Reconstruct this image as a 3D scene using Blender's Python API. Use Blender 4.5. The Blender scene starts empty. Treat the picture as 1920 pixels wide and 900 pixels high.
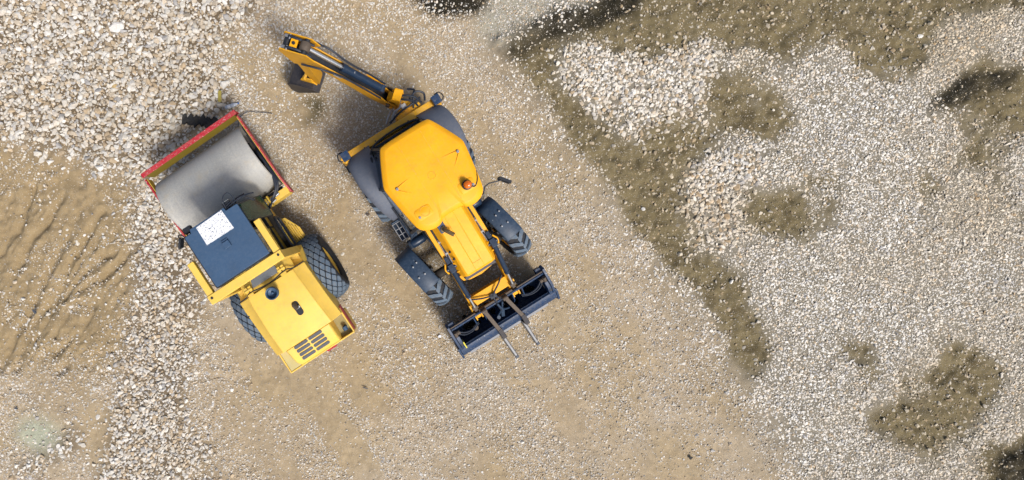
import bpy, bmesh, math, random
import numpy as np
from mathutils import Vector, Matrix

random.seed(7)
rng = np.random.default_rng(11)
R = math.radians
SC = bpy.context.scene
COL = SC.collection

# ------------------------------------------------------------------ camera, sky, sun, exposure
cam_d = bpy.data.cameras.new('camera')
cam = bpy.data.objects.new('camera', cam_d); COL.objects.link(cam)
cam.location = (0, 0, 11.0); cam.rotation_euler = (0, 0, 0)      # drone looking straight down
cam_d.sensor_fit = 'HORIZONTAL'; cam_d.sensor_width = 36.0
cam_d.lens = 36.0 * 900 / 1920
cam_d.shift_x = 218 / 1920; cam_d.shift_y = -38 / 1920            # the photo is cropped off centre
cam_d.clip_start = 0.1; cam_d.clip_end = 2000
SC.camera = cam

SUN_TO = Vector((-0.62, 0.78, 0))                                  # shadows fall up and to the left
SUN_EL = R(54)
world = bpy.data.worlds.new('World'); SC.world = world
world.use_nodes = True
wn = world.node_tree; wn.nodes.clear()
sky = wn.nodes.new('ShaderNodeTexSky'); sky.sky_type = 'NISHITA'; sky.sun_disc = False
sky.sun_elevation = SUN_EL; sky.sun_rotation = math.atan2(-SUN_TO.x, -SUN_TO.y)
sky.dust_density = 4.0; sky.ozone_density = 1.0; sky.air_density = 1.0
bg = wn.nodes.new('ShaderNodeBackground'); bg.inputs['Strength'].default_value = 0.115
wo = wn.nodes.new('ShaderNodeOutputWorld')
wn.links.new(sky.outputs[0], bg.inputs[0]); wn.links.new(bg.outputs[0], wo.inputs[0])

sun_d = bpy.data.lights.new('sun', 'SUN'); sun_d.energy = 3.1; sun_d.angle = R(13)
sun_d.color = (1.0, 0.965, 0.915)
sun = bpy.data.objects.new('sun', sun_d); COL.objects.link(sun)
sdir = Vector((SUN_TO.x * math.cos(SUN_EL), SUN_TO.y * math.cos(SUN_EL), -math.sin(SUN_EL)))
sun.rotation_euler = sdir.to_track_quat('-Z', 'Y').to_euler()
sun.location = (6, -8, 14)

SC.view_settings.view_transform = 'Standard'; SC.view_settings.look = 'None'
SC.view_settings.gamma = 1.0; SC.view_settings.use_curve_mapping = False
SC.view_settings.exposure = 0.20
SC.render.engine = 'CYCLES'
SC.cycles.max_bounces = 6; SC.cycles.transparent_max_bounces = 8
SC.cycles.use_denoising = True

# ------------------------------------------------------------------ materials
def nodes_of(name):
    m = bpy.data.materials.new(name); m.use_nodes = True
    nt = m.node_tree
    b = nt.nodes['Principled BSDF']
    return m, nt, b

def mixc(nt, fac, a, b, mode='MIX'):
    n = nt.nodes.new('ShaderNodeMix'); n.data_type = 'RGBA'; n.blend_type = mode
    for sock, v in ((n.inputs[0], fac), (n.inputs[6], a), (n.inputs[7], b)):
        if isinstance(v, bpy.types.NodeSocket): nt.links.new(v, sock)
        elif isinstance(v, (int, float)): sock.default_value = v
        else: sock.default_value = (*v, 1)
    return n.outputs[2]

def math_n(nt, op, a, b=None, clamp=False):
    n = nt.nodes.new('ShaderNodeMath'); n.operation = op; n.use_clamp = clamp
    for sock, v in ((n.inputs[0], a), (n.inputs[1], b)):
        if v is None: continue
        if isinstance(v, bpy.types.NodeSocket): nt.links.new(v, sock)
        else: sock.default_value = v
    return n.outputs[0]

def noise(nt, vec, scale, detail=4, rough=0.6):
    n = nt.nodes.new('ShaderNodeTexNoise'); n.inputs['Scale'].default_value = scale
    n.inputs['Detail'].default_value = detail; n.inputs['Roughness'].default_value = rough
    nt.links.new(vec, n.inputs['Vector']); return n.outputs[0]

def ramp(nt, v, lo, hi):
    n = nt.nodes.new('ShaderNodeMapRange'); n.clamp = True
    n.inputs[1].default_value = lo; n.inputs[2].default_value = hi
    nt.links.new(v, n.inputs[0]); return n.outputs[0]

def paint(name, col, dust=0.3, chip=0.0, chipcol=(0.5, 0.45, 0.38), rough=0.42, metal=0.0, dustcol=(0.42, 0.33, 0.22), chip_scale=26.0, coat=0.0):
    m, nt, b = nodes_of(name)
    tc = nt.nodes.new('ShaderNodeTexCoord').outputs['Object']
    big = noise(nt, tc, 2.3, 3); fine = noise(nt, tc, 17, 6, 0.7); spk = noise(nt, tc, chip_scale, 5, 0.65)
    c = mixc(nt, ramp(nt, big, 0.3, 0.7), tuple(x * 0.90 for x in col), tuple(min(1, x * 1.06) for x in col))
    geo = nt.nodes.new('ShaderNodeNewGeometry')
    sep = nt.nodes.new('ShaderNodeSeparateXYZ'); nt.links.new(geo.outputs['Normal'], sep.inputs[0])
    up = ramp(nt, sep.outputs[2], 0.2, 0.95)
    dm = math_n(nt, 'MULTIPLY', ramp(nt, fine, 0.42, 0.78), math_n(nt, 'MULTIPLY', math_n(nt, 'ADD', math_n(nt, 'MULTIPLY', up, 0.7), 0.3), dust))
    c = mixc(nt, dm, c, dustcol)
    grime = noise(nt, tc, 4.3, 9, 0.72)
    c = mixc(nt, math_n(nt, 'MULTIPLY', ramp(nt, grime, 0.52, 0.80), 0.38), c, tuple(x * 0.45 + 0.02 for x in col))
    if chip > 0:
        cm = ramp(nt, spk, 0.74 - chip * 0.22, 0.78 - chip * 0.22)
        c = mixc(nt, cm, c, chipcol)
    nt.links.new(c, b.inputs['Base Color'])
    r = math_n(nt, 'ADD', math_n(nt, 'MULTIPLY', fine, 0.25), rough - 0.1)
    nt.links.new(r, b.inputs['Roughness'])
    b.inputs['Metallic'].default_value = metal; b.inputs['Specular IOR Level'].default_value = 0.35
    b.inputs['Coat Weight'].default_value = coat; b.inputs['Coat Roughness'].default_value = 0.25
    bp = nt.nodes.new('ShaderNodeBump'); bp.inputs['Strength'].default_value = 0.12; bp.inputs['Distance'].default_value = 0.01
    nt.links.new(fine, bp.inputs['Height']); nt.links.new(bp.outputs[0], b.inputs['Normal'])
    return m

M = {}
M['yellow'] = paint('loader_yellow_paint', (0.84, 0.385, 0.002), dust=0.10, rough=0.50)
M['yellow_worn'] = paint('worn_yellow_paint', (0.72, 0.37, 0.012), dust=0.45, chip=0.22, chipcol=(0.10, 0.06, 0.03), rough=0.48)
M['yellow_digger'] = paint('digger_yellow_paint', (0.66, 0.32, 0.008), dust=0.22, chip=0.15, chipcol=(0.08, 0.05, 0.03), rough=0.42)
M['roller_yellow'] = paint('roller_yellow_paint', (0.76, 0.50, 0.085), dust=0.22, chip=0.1, chipcol=(0.35, 0.24, 0.08), rough=0.45)
M['roller_yellow_worn'] = paint('roller_worn_yellow_paint', (0.66, 0.43, 0.05), dust=0.5, chip=0.25, chipcol=(0.14, 0.09, 0.05), rough=0.5)
M['red'] = paint('red_paint', (0.40, 0.014, 0.03), dust=0.35, chip=0.60, chipcol=(0.55, 0.42, 0.40), rough=0.45, chip_scale=34)
M['blue_roof'] = paint('blue_grey_paint', (0.038, 0.080, 0.150), dust=0.12, chip=0.12, chipcol=(0.012, 0.03, 0.06), rough=0.45, dustcol=(0.20, 0.24, 0.28))
M['blue_bucket'] = paint('dark_blue_paint', (0.006, 0.032, 0.090), dust=0.5, chip=0.50, chipcol=(0.26, 0.28, 0.29), rough=0.45, dustcol=(0.15, 0.135, 0.11), chip_scale=19)
M['blue_cyl'] = paint('navy_cylinder_paint', (0.008, 0.022, 0.05), dust=0.15, rough=0.35, dustcol=(0.1, 0.12, 0.14))
M['fender_grey'] = paint('grey_plastic', (0.105, 0.120, 0.155), dust=0.25, rough=0.5, dustcol=(0.26, 0.24, 0.22))
M['fender_dark'] = paint('dark_blue_plastic', (0.020, 0.040, 0.075), dust=0.4, chip=0.25, chipcol=(0.22, 0.27, 0.32), rough=0.45, dustcol=(0.10, 0.14, 0.19), chip_scale=15)
M['black'] = paint('black_metal', (0.012, 0.016, 0.024), dust=0.3, rough=0.45, dustcol=(0.10, 0.09, 0.08))
M['hose'] = paint('hose_rubber', (0.012, 0.018, 0.032), dust=0.25, rough=0.45, dustcol=(0.12, 0.13, 0.14))
M['chassis'] = paint('chassis_dirt', (0.03, 0.028, 0.026), dust=0.6, rough=0.8, dustcol=(0.12, 0.095, 0.07))
M['rubber'] = paint('tyre_rubber', (0.010, 0.015, 0.024), dust=0.45, rough=0.8, dustcol=(0.13, 0.105, 0.075))
M['lug'] = paint('dusty_tyre_lug', (0.090, 0.130, 0.180), dust=0.6, rough=0.75, dustcol=(0.25, 0.235, 0.205))
M['lug_dark'] = paint('worn_tyre_lug', (0.050, 0.085, 0.130), dust=0.45, rough=0.7, dustcol=(0.17, 0.20, 0.23))
M['chrome'] = paint('chrome_rod', (0.62, 0.62, 0.62), dust=0.05, rough=0.22, metal=0.9)
M['steel'] = paint('bare_steel', (0.30, 0.31, 0.33), dust=0.25, rough=0.38, metal=0.55, dustcol=(0.3, 0.27, 0.24))
M['fork_steel'] = paint('worn_fork_steel', (0.20, 0.205, 0.215), dust=0.3, rough=0.5, metal=0.3, dustcol=(0.26, 0.24, 0.22))
M['rust'] = paint('rusty_steel', (0.085, 0.065, 0.05), dust=0.5, chip=0.3, chipcol=(0.18, 0.15, 0.12), rough=0.65, metal=0.1, dustcol=(0.2, 0.15, 0.10))
M['bucket_steel'] = paint('dirty_bucket_steel', (0.035, 0.033, 0.038), dust=0.5, rough=0.5, metal=0.2, dustcol=(0.11, 0.09, 0.075))
M['white_paint'] = paint('flaking_white_sticker', (0.74, 0.75, 0.77), dust=0.1, chip=0.80, chipcol=(0.03, 0.06, 0.11), rough=0.55, chip_scale=42)
M['seat'] = paint('seat_vinyl', (0.02, 0.02, 0.022), dust=0.15, rough=0.7)
M['decal_yellow'] = paint('yellow_label', (0.7, 0.62, 0.03), dust=0.1)
M['decal_white'] = paint('white_label', (0.7, 0.7, 0.7), dust=0.05)
M['olive'] = paint('shaded_dusty_tray_paint', (0.30, 0.25, 0.10), dust=0.6, rough=0.6, dustcol=(0.30, 0.26, 0.19))  # olive tone paints recess shade into the tray's yellow, under real dust
M['tan_tray'] = paint('dusty_lamp_cover', (0.50, 0.42, 0.17), dust=0.6, rough=0.6, dustcol=(0.45, 0.40, 0.28))
M['bronze'] = paint('heat_stained_pipe', (0.22, 0.16, 0.075), dust=0.2, rough=0.4, metal=0.5)
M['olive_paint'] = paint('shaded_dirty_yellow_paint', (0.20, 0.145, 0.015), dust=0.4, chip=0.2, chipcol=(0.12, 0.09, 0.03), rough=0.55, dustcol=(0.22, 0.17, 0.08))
M['cab_floor'] = paint('cab_floor_mat', (0.10, 0.12, 0.13), dust=0.4, rough=0.8, dustcol=(0.2, 0.18, 0.15))
M['notice'] = paint('faded_notice', (0.32, 0.40, 0.30), dust=0.2)
M['grille_grey'] = paint('grille_mesh', (0.075, 0.080, 0.095), dust=0.3, rough=0.6, dustcol=(0.14, 0.14, 0.14))

def drum_mat():
    m, nt, b = nodes_of('drum_steel')
    tc = nt.nodes.new('ShaderNodeTexCoord').outputs['Object']
    big = noise(nt, tc, 1.6, 4, 0.55); fine = noise(nt, tc, 32, 6, 0.75); mid = noise(nt, tc, 7, 5, 0.6)
    c = mixc(nt, ramp(nt, big, 0.35, 0.65), (0.43, 0.42, 0.385), (0.52, 0.49, 0.42))
    c = mixc(nt, ramp(nt, mid, 0.5, 0.8), c, (0.46, 0.41, 0.31))
    c = mixc(nt, ramp(nt, fine, 0.35, 0.7), (0.33, 0.33, 0.32), c)
    nt.links.new(c, b.inputs['Base Color'])
    mp = nt.nodes.new('ShaderNodeMapping'); mp.inputs['Scale'].default_value = (26, 1.2, 1.2); nt.links.new(tc, mp.inputs['Vector'])
    scrape = noise(nt, mp.outputs[0], 1.0, 5, 0.6)
    c = mixc(nt, math_n(nt, 'MULTIPLY', ramp(nt, scrape, 0.5, 0.72), 0.22), c, (0.52, 0.50, 0.45))
    c = mixc(nt, math_n(nt, 'MULTIPLY', ramp(nt, scrape, 0.46, 0.28), 0.22), c, (0.25, 0.235, 0.21))
    cake = noise(nt, tc, 3.1, 8, 0.68)
    c = mixc(nt, math_n(nt, 'MULTIPLY', ramp(nt, cake, 0.56, 0.70), 0.6), c, (0.42, 0.36, 0.26))
    nt.links.new(c, b.inputs['Base Color'])
    b.inputs['Metallic'].default_value = 0.1; b.inputs['Roughness'].default_value = 0.62
    bp = nt.nodes.new('ShaderNodeBump'); bp.inputs['Strength'].default_value = 0.25; bp.inputs['Distance'].default_value = 0.01
    nt.links.new(fine, bp.inputs['Height']); nt.links.new(bp.outputs[0], b.inputs['Normal'])
    return m
M['drum'] = drum_mat()

def glass_mat(name, tint, gloss=0.25):
    m = bpy.data.materials.new(name); m.use_nodes = True
    nt = m.node_tree; nt.nodes.clear()
    out = nt.nodes.new('ShaderNodeOutputMaterial')
    tr = nt.nodes.new('ShaderNodeBsdfTransparent'); tr.inputs[0].default_value = (*tint, 1)
    gl = nt.nodes.new('ShaderNodeBsdfGlossy'); gl.inputs[0].default_value = (0.9, 0.95, 1, 1); gl.inputs['Roughness'].default_value = 0.06
    lw = nt.nodes.new('ShaderNodeLayerWeight'); lw.inputs[0].default_value = gloss
    tc = nt.nodes.new('ShaderNodeTexCoord').outputs['Object']
    f = math_n(nt, 'ADD', math_n(nt, 'MULTIPLY', lw.outputs['Fresnel'], 0.7), math_n(nt, 'MULTIPLY', noise(nt, tc, 5, 3), 0.40))
    mx = nt.nodes.new('ShaderNodeMixShader')
    nt.links.new(f, mx.inputs[0]); nt.links.new(tr.outputs[0], mx.inputs[1]); nt.links.new(gl.outputs[0], mx.inputs[2])
    nt.links.new(mx.outputs[0], out.inputs[0])
    return m
M['glass'] = glass_mat('cab_glass', (0.35, 0.52, 0.52))
def tinted_mat():
    m, nt, b = nodes_of('green_tint_reflection_glass')
    tc = nt.nodes.new('ShaderNodeTexCoord').outputs['Object']
    nt.links.new(mixc(nt, noise(nt, tc, 6, 4), (0.010, 0.045, 0.028), (0.035, 0.105, 0.065)), b.inputs['Base Color'])  # reflection painted into the green body colour, on top of its tint
    b.inputs['Roughness'].default_value = 0.12; b.inputs['Alpha'].default_value = 0.8
    return m
M['glass_green'] = tinted_mat()

def plain(name, col, rough=0.4, trans=0.0):
    m, nt, b = nodes_of(name)
    tc = nt.nodes.new('ShaderNodeTexCoord').outputs['Object']
    n = noise(nt, tc, 14, 3)
    c = mixc(nt, n, tuple(x * 0.8 for x in col), tuple(min(1, x * 1.15) for x in col))
    nt.links.new(c, b.inputs['Base Color'])
    b.inputs['Roughness'].default_value = rough; b.inputs['Transmission Weight'].default_value = trans
    return m
M['amber'] = plain('amber_lens', (0.62, 0.13, 0.01), 0.15)
M['lens'] = plain('lamp_lens', (0.35, 0.37, 0.38), 0.15)
M['plastic_clear'] = plain('bottle_plastic', (0.62, 0.68, 0.76), 0.12, 0.35)
M['plastic_blue'] = plain('blue_cap', (0.03, 0.13, 0.40), 0.3)
M['rag'] = plain('dark_rubber_scrap', (0.022, 0.021, 0.020), 0.85)
M['scrap_white'] = plain('white_scrap', (0.65, 0.68, 0.75), 0.5)
M['scrap_dark'] = plain('dark_scrap', (0.05, 0.06, 0.08), 0.6)
M['stick'] = plain('yellow_green_strip', (0.32, 0.26, 0.05), 0.7)

# ------------------------------------------------------------------ mesh builder
class MB:
    def __init__(s): s.v = []; s.f = []; s.m = []; s.cur = 0
    def _add(s, vs, fs):
        o = len(s.v); s.v += [tuple(p) for p in vs]
        s.f += [tuple(i + o for i in f) for f in fs]; s.m += [s.cur] * len(fs); return s
    def box(s, x0, x1, y0, y1, z0, z1):
        x0, x1 = min(x0, x1), max(x0, x1); y0, y1 = min(y0, y1), max(y0, y1); z0, z1 = min(z0, z1), max(z0, z1)
        vs = [(x0, y0, z0), (x1, y0, z0), (x1, y1, z0), (x0, y1, z0), (x0, y0, z1), (x1, y0, z1), (x1, y1, z1), (x0, y1, z1)]
        return s._add(vs, [(0, 3, 2, 1), (4, 5, 6, 7), (0, 1, 5, 4), (1, 2, 6, 5), (2, 3, 7, 6), (3, 0, 4, 7)])
    def beam(s, p, q, w, h, w2=None, h2=None):
        """box from p to q, w sideways (horizontal), h in the other direction"""
        p, q = Vector(p), Vector(q); d = (q - p).normalized()
        side = d.cross(Vector((0, 0, 1)))
        side = Vector((1, 0, 0)) if side.length < 1e-4 else side.normalized()
        up = side.cross(d)
        w2 = w if w2 is None else w2; h2 = h if h2 is None else h2
        r = []
        for c, a, b in ((p, w, h), (q, w2, h2)):
            for i, j in ((-1, -1), (1, -1), (1, 1), (-1, 1)): r.append(c + side * a * .5 * i + up * b * .5 * j)
        return s._add(r, [(0, 1, 2, 3), (4, 7, 6, 5), (0, 4, 5, 1), (1, 5, 6, 2), (2, 6, 7, 3), (3, 7, 4, 0)])
    def loft(s, rings, closed=True, caps=True):
        n = len(rings[0]); vs = [p for r in rings for p in r]; fs = []
        for k in range(len(rings) - 1):
            for i in range(n if closed else n - 1):
                j = (i + 1) % n
                fs.append((k * n + i, k * n + j, (k + 1) * n + j, (k + 1) * n + i))
        if caps:
            fs.append(tuple(reversed(range(n)))); fs.append(tuple(range((len(rings) - 1) * n, len(rings) * n)))
        return s._add(vs, fs)
    def prism(s, poly, fn, t0, t1):
        return s.loft([[fn(a, b, t0) for a, b in poly], [fn(a, b, t1) for a, b in poly]])
    def tube(s, pts, r, n=8, r1=None):
        pts = [Vector(p) for p in pts]; rings = []; prev = None
        for i, p in enumerate(pts):
            d = (pts[min(i + 1, len(pts) - 1)] - pts[max(i - 1, 0)]).normalized()
            if prev is None:
                a = d.cross(Vector((0, 0, 1))); a = Vector((1, 0, 0)) if a.length < 1e-3 else a.normalized()
            else:
                a = prev - d * prev.dot(d); a = a.normalized() if a.length > 1e-5 else d.orthogonal().normalized()
            prev = a; b = d.cross(a)
            rr = r if r1 is None else r + (r1 - r) * i / (len(pts) - 1)
            rings.append([p + (a * math.cos(t) + b * math.sin(t)) * rr for t in [2 * math.pi * k / n for k in range(n)]])
        return s.loft(rings)
    def cyl(s, p, q, r, r2=None, n=20): return s.tube([p, q], r, n, r2)
    def lathe(s, prof, c=(0, 0, 0), axis='z', n=32):
        """prof: (radius, height along axis)"""
        rings = []
        for rad, h in prof:
            ring = []
            for k in range(n):
                t = 2 * math.pi * k / n; a, b = rad * math.cos(t), rad * math.sin(t)
                ring.append({'z': (c[0] + a, c[1] + b, c[2] + h), 'x': (c[0] + h, c[1] + a, c[2] + b), 'y': (c[0] + b, c[1] + h, c[2] + a)}[axis])
            rings.append(ring)
        return s.loft(rings)
    def build(s, name, mat, parent=None, bevel=0.0, smooth=True, angle=35, xf=None, seg=2):
        me = bpy.data.meshes.new(name)
        vs = s.v if xf is None else [tuple(xf @ Vector(p)) for p in s.v]
        me.from_pydata(vs, [], s.f)
        mats = mat if isinstance(mat, (list, tuple)) else [mat]
        for m in mats: me.materials.append(m)
        me.polygons.foreach_set('material_index', s.m)
        bm = bmesh.new(); bm.from_mesh(me); bmesh.ops.recalc_face_normals(bm, faces=bm.faces); bm.to_mesh(me); bm.free()
        if smooth:
            me.polygons.foreach_set('use_smooth', [True] * len(me.polygons)); me.set_sharp_from_angle(angle=R(angle))
        me.update()
        o = bpy.data.objects.new(name, me); COL.objects.link(o)
        if parent is not None: o.parent = parent
        if bevel > 0:
            bv = o.modifiers.new('bevel', 'BEVEL'); bv.width = bevel; bv.segments = seg; bv.limit_method = 'ANGLE'; bv.angle_limit = R(40)
            bv.harden_normals = smooth
        return o

def tag(o, label=None, cat=None, group=None, kind=None):
    if label: o['label'] = label
    if cat: o['category'] = cat
    if group: o['group'] = group
    if kind: o['kind'] = kind
    return o

def empty(name, loc, rz):
    o = bpy.data.objects.new(name, None); COL.objects.link(o)
    o.location = loc; o.rotation_euler = (0, 0, rz); o.empty_display_size = 0.3; return o

def curve(pts, n=6):
    """Catmull-Rom through the points"""
    P = [Vector(p) for p in pts]; out = []
    for i in range(len(P) - 1):
        p0, p1, p2, p3 = P[max(i - 1, 0)], P[i], P[i + 1], P[min(i + 2, len(P) - 1)]
        for k in range(n):
            t = k / n
            out.append(0.5 * ((2 * p1) + (p2 - p0) * t + (2 * p0 - 5 * p1 + 4 * p2 - p3) * t * t + (3 * p1 - p0 - 3 * p2 + p3) * t ** 3))
    out.append(P[-1]); return out

def roundrect(cx, cy, w, h, r, n=5):
    out = []
    for sx, sy, a0 in ((1, 1, 0), (-1, 1, 90), (-1, -1, 180), (1, -1, 270)):
        for k in range(n + 1):
            a = R(a0 + 90 * k / n)
            out.append((cx + sx * (w / 2 - r) + r * math.cos(a), cy + sy * (h / 2 - r) + r * math.sin(a)))
    return out

def wpt(px, py, z=0.0):
    """surveyed ground position (metres) of a spot seen in the drone photo"""
    k = (11.0 - z) / 900.0
    return ((px - 742) * k, (412 - py) * k)

# ------------------------------------------------------------------ ground
GX0, GX1, GY0, GY1, GS = -13.0, 18.6, -10.0, 9.0, 0.04
gx = np.arange(GX0, GX1 + 1e-6, GS); gy = np.arange(GY0, GY1 + 1e-6, GS)
XX, YY = np.meshgrid(gx, gy)                                      # [ny, nx]

def vnoise(x, y, scale, seed):
    r = np.random.default_rng(seed); t = r.random((256, 256))
    u, v = x / scale + 1000.0, y / scale + 1000.0
    iu, iv = np.floor(u).astype(int), np.floor(v).astype(int)
    fu, fv = u - iu, v - iv
    fu = fu * fu * (3 - 2 * fu); fv = fv * fv * (3 - 2 * fv)
    a = t[iv % 256, iu % 256]; b = t[iv % 256, (iu + 1) % 256]; c = t[(iv + 1) % 256, iu % 256]; d = t[(iv + 1) % 256, (iu + 1) % 256]
    return (a * (1 - fu) + b * fu) * (1 - fv) + (c * (1 - fu) + d * fu) * fv

def fbm(x, y, scale, seed, octs=4, gain=0.5):
    s = 0; a = 1; tot = 0
    for i in range(octs):
        s = s + a * vnoise(x, y, scale / 2 ** i, seed + 17 * i); tot += a; a *= gain
    return s / tot

def inside(poly, x, y):
    P = [wpt(*p) for p in poly]; r = np.zeros(x.shape, bool); n = len(P)
    for i in range(n):
        (x1, y1), (x2, y2) = P[i], P[(i + 1) % n]
        if y1 == y2: continue
        c = ((y1 > y) != (y2 > y)) & (x < (x2 - x1) * (y - y1) / (y2 - y1) + x1)
        r ^= c
    return r

def blur(a, n):
    for _ in range(3):
        for ax in (0, 1):
            p = np.pad(a, [(n, n) if k == ax else (0, 0) for k in (0, 1)], mode='edge')
            cs = np.cumsum(p, axis=ax); z = np.zeros_like(np.take(cs, [0], axis=ax))
            cs = np.concatenate([z, cs], axis=ax); L = 2 * n + 1
            a = (np.take(cs, range(L, cs.shape[ax]), axis=ax) - np.take(cs, range(0, cs.shape[ax] - L), axis=ax)) / L
    return a

WX = XX + 0.55 * (fbm(XX, YY, 0.9, 3, 5, 0.6) - 0.5) * 1.6
WY = YY + 0.55 * (fbm(XX, YY, 0.9, 91, 5, 0.6) - 0.5) * 1.6
def region(polys, soft=3):
    r = np.zeros(XX.shape)
    for p in polys: r = np.maximum(r, inside(p, WX, WY).astype(float))
    return blur(r, soft)

coarse = region([[(-600, -600), (560, -600), (530, -60), (470, 20), (430, 60), (415, 150), (440, 205), (360, 260), (300, 330), (255, 345), (200, 318), (110, 285), (0, 262), (-600, 270)]], 4)
strip = region([[(262, 420), (262, 345), (320, 350), (352, 400), (392, 480), (400, 560), (352, 640), (345, 720), (365, 800), (400, 860), (330, 905), (190, 905), (205, 800), (232, 700), (238, 600), (258, 520)],
                [(150, 785), (155, 850), (110, 880), (60, 900), (30, 890), (80, 850), (120, 820)],
                [(190, 905), (420, 905), (520, 1300), (150, 1300)]], 3)
right = region([[(930, -700), (2900, -700), (2900, 1500), (1560, 1500), (1465, 900), (1450, 820), (1405, 735), (1300, 600), (1200, 455), (1150, 370), (1060, 250), (1005, 170), (930, 90)]], 3)
patchC = region([[(1235, 300), (1330, 300), (1420, 270), (1430, 340), (1390, 380), (1380, 470), (1290, 485), (1270, 380)], [(1035, 105), (1110, 70), (1180, 105), (1280, 95), (1335, 110), (1340, 230), (1290, 290), (1200, 275), (1120, 245), (1100, 195), (1050, 165)]], 3)
mud = region([
    [(936, 92), (1030, 42), (1140, 8), (1200, -300), (2100, -300), (1935, 5), (1800, 35), (1715, 110), (1655, 125), (1600, 70), (1500, 98), (1390, 105), (1330, 80), (1270, 95), (1190, 110), (1130, 75), (1065, 66), (1035, 85), (1045, 105), (1030, 115), (960, 112)],
    [(955, 105), (1035, 108), (1048, 170), (1100, 205), (1128, 245), (1145, 275), (1222, 285), (1232, 330), (1262, 352), (1278, 450), (1292, 492), (1345, 482), (1402, 530), (1395, 590), (1425, 640), (1440, 720), (1415, 715), (1365, 650), (1322, 590), (1275, 510), (1205, 435), (1178, 370), (1108, 290), (1045, 210), (1005, 160)],
    [(1190, 240), (1320, 255), (1330, 305), (1255, 310)], [(1325, 140), (1400, 150), (1480, 165), (1470, 200), (1390, 195), (1330, 180)],
    [(1330, 205), (1470, 215), (1482, 255), (1420, 265), (1340, 250)], [(1400, 375), (1500, 365), (1515, 430), (1450, 440), (1405, 430)],
    [(1735, 205), (1800, 140), (1960, 105), (1960, 235), (1890, 230), (1850, 200), (1790, 200)],
    [(1645, 105), (1700, 85), (1710, 125), (1660, 135)],
    [(1615, 805), (1680, 735), (1745, 755), (1760, 700), (1790, 655), (1850, 665), (1862, 730), (1800, 800), (1745, 850), (1700, 815)],
    [(1590, 625), (1630, 615), (1645, 690), (1610, 700)], [(1500, 465), (1545, 470), (1535, 490), (1505, 488)], [(1810, 250), (1850, 260), (1830, 310), (1805, 300)],
    [(1735, 350), (1765, 340), (1755, 380), (1700, 420), (1690, 400)], [(1825, 340), (1880, 330), (1890, 355), (1840, 362)],
    [(1835, 890), (1880, 835), (1980, 800), (1980, 960), (1850, 960)], [(1540, 840), (1575, 830), (1580, 890), (1545, 890)],
], 2)
wet_shade = region([[(936, 92), (972, 58), (1040, 24), (1120, -5), (1180, -40), (1205, 0), (1135, 32), (1075, 58), (1030, 76), (975, 106)], [(750, -40), (930, -60), (905, 18), (860, 32), (790, 32)],
              [(1740, 205), (1800, 150), (1880, 130), (1925, 115), (1900, 160), (1830, 185)], [(1860, 880), (1960, 810), (1960, 920), (1870, 910)]], 3)  # dark wet mud; the berm's shadow is painted with the same mask
topgrey = region([[(900, 25), (930, -60), (1170, -90), (1110, -8), (1030, 24), (965, 58), (935, 90), (905, 60)]], 3)
leftsand = region([[(-600, 270), (0, 270), (110, 295), (200, 330), (255, 350), (275, 390), (255, 500), (236, 600), (228, 690), (120, 700), (0, 690), (-600, 700)]], 5)
damp = region([[(30, 815), (72, 776), (112, 808), (100, 842), (58, 858)]], 4)
green = region([[(566, 190), (598, 188), (602, 215), (588, 245), (572, 240)]], 2)
dirt_shade = region([[(345, 205), (420, 195), (450, 215), (400, 260), (330, 300), (290, 300)]], 6)  # dark dirt and roller shadow, painted into soil and stones by the drum
sandy = blur((fbm(WX, WY, 1.3, 44, 4) > 0.53).astype(float), 3)                    # bare sand showing between the pebbles on the road
bandm = region([[(955, 105), (1035, 108), (1048, 170), (1100, 205), (1128, 245), (1145, 275), (1222, 285), (1232, 330), (1262, 352), (1278, 450), (1292, 492), (1345, 482), (1402, 530), (1395, 590), (1425, 640), (1440, 720), (1415, 715), (1365, 650), (1322, 590), (1275, 510), (1205, 435), (1178, 370), (1108, 290), (1045, 210), (1005, 160)]], 5)
mud0 = blur(mud, 5); mudn = fbm(XX, YY, 0.45, 555, 4, 0.6); mudn2 = fbm(XX, YY, 1.5, 556, 3)
mf = 0.82 * mud0 + 0.60 * blur(mud, 12) + 1.7 * (fbm(XX, YY, 0.9, 555, 5, 0.66) - 0.5) + 0.35 * (mudn2 - 0.5)
mf = mf + 0.42 * bandm * (0.5 + fbm(XX, YY, .7, 557, 3)); mud = np.clip((mf - 0.20) / 0.72, 0, 1) * np.clip(right * 1.4, 0, 1); mud = blur(mud * mud * (3 - 2 * mud), 1)
road = np.clip(1 - coarse - strip - right, 0, 1)

def lines(segs, w, wf=0.75):
    r = np.zeros(XX.shape)
    for seg in segs:
        for (a, b) in zip(seg[:-1], seg[1:]):
            (x1, y1), (x2, y2) = wpt(*a), wpt(*b)
            px_, py_ = WX * wf + XX * (1 - wf) - x1, WY * wf + YY * (1 - wf) - y1; dx, dy = x2 - x1, y2 - y1; L2 = dx * dx + dy * dy
            t = np.clip((px_ * dx + py_ * dy) / L2, 0, 1); d = np.hypot(px_ - t * dx, py_ - t * dy)
            r = np.maximum(r, np.exp(-(d / w) ** 2))
    return r
ruts = lines([[(22, 530), (60, 450), (120, 365)], [(0, 690), (50, 600), (95, 500), (150, 400)], [(30, 690), (70, 600), (150, 500)], [(100, 665), (150, 620), (180, 570)],
              [(120, 560), (170, 500), (215, 470)], [(150, 545), (195, 520), (240, 470)], [(110, 700), (122, 690)], [(0, 480), (30, 430), (60, 350)], [(60, 640), (105, 560), (150, 470), (190, 400)]], 0.085, 0.14)
tread = lines([[(965, 95), (1030, 100)], [(985, 115), (1045, 120)]], 0.16) * (0.5 + 0.5 * np.sin(XX * 62 + YY * 18))
tyremarks = lines([[(1060, 560), (1160, 700), (1300, 900)], [(985, 700), (1090, 800), (1160, 900)]], 0.22)
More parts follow.
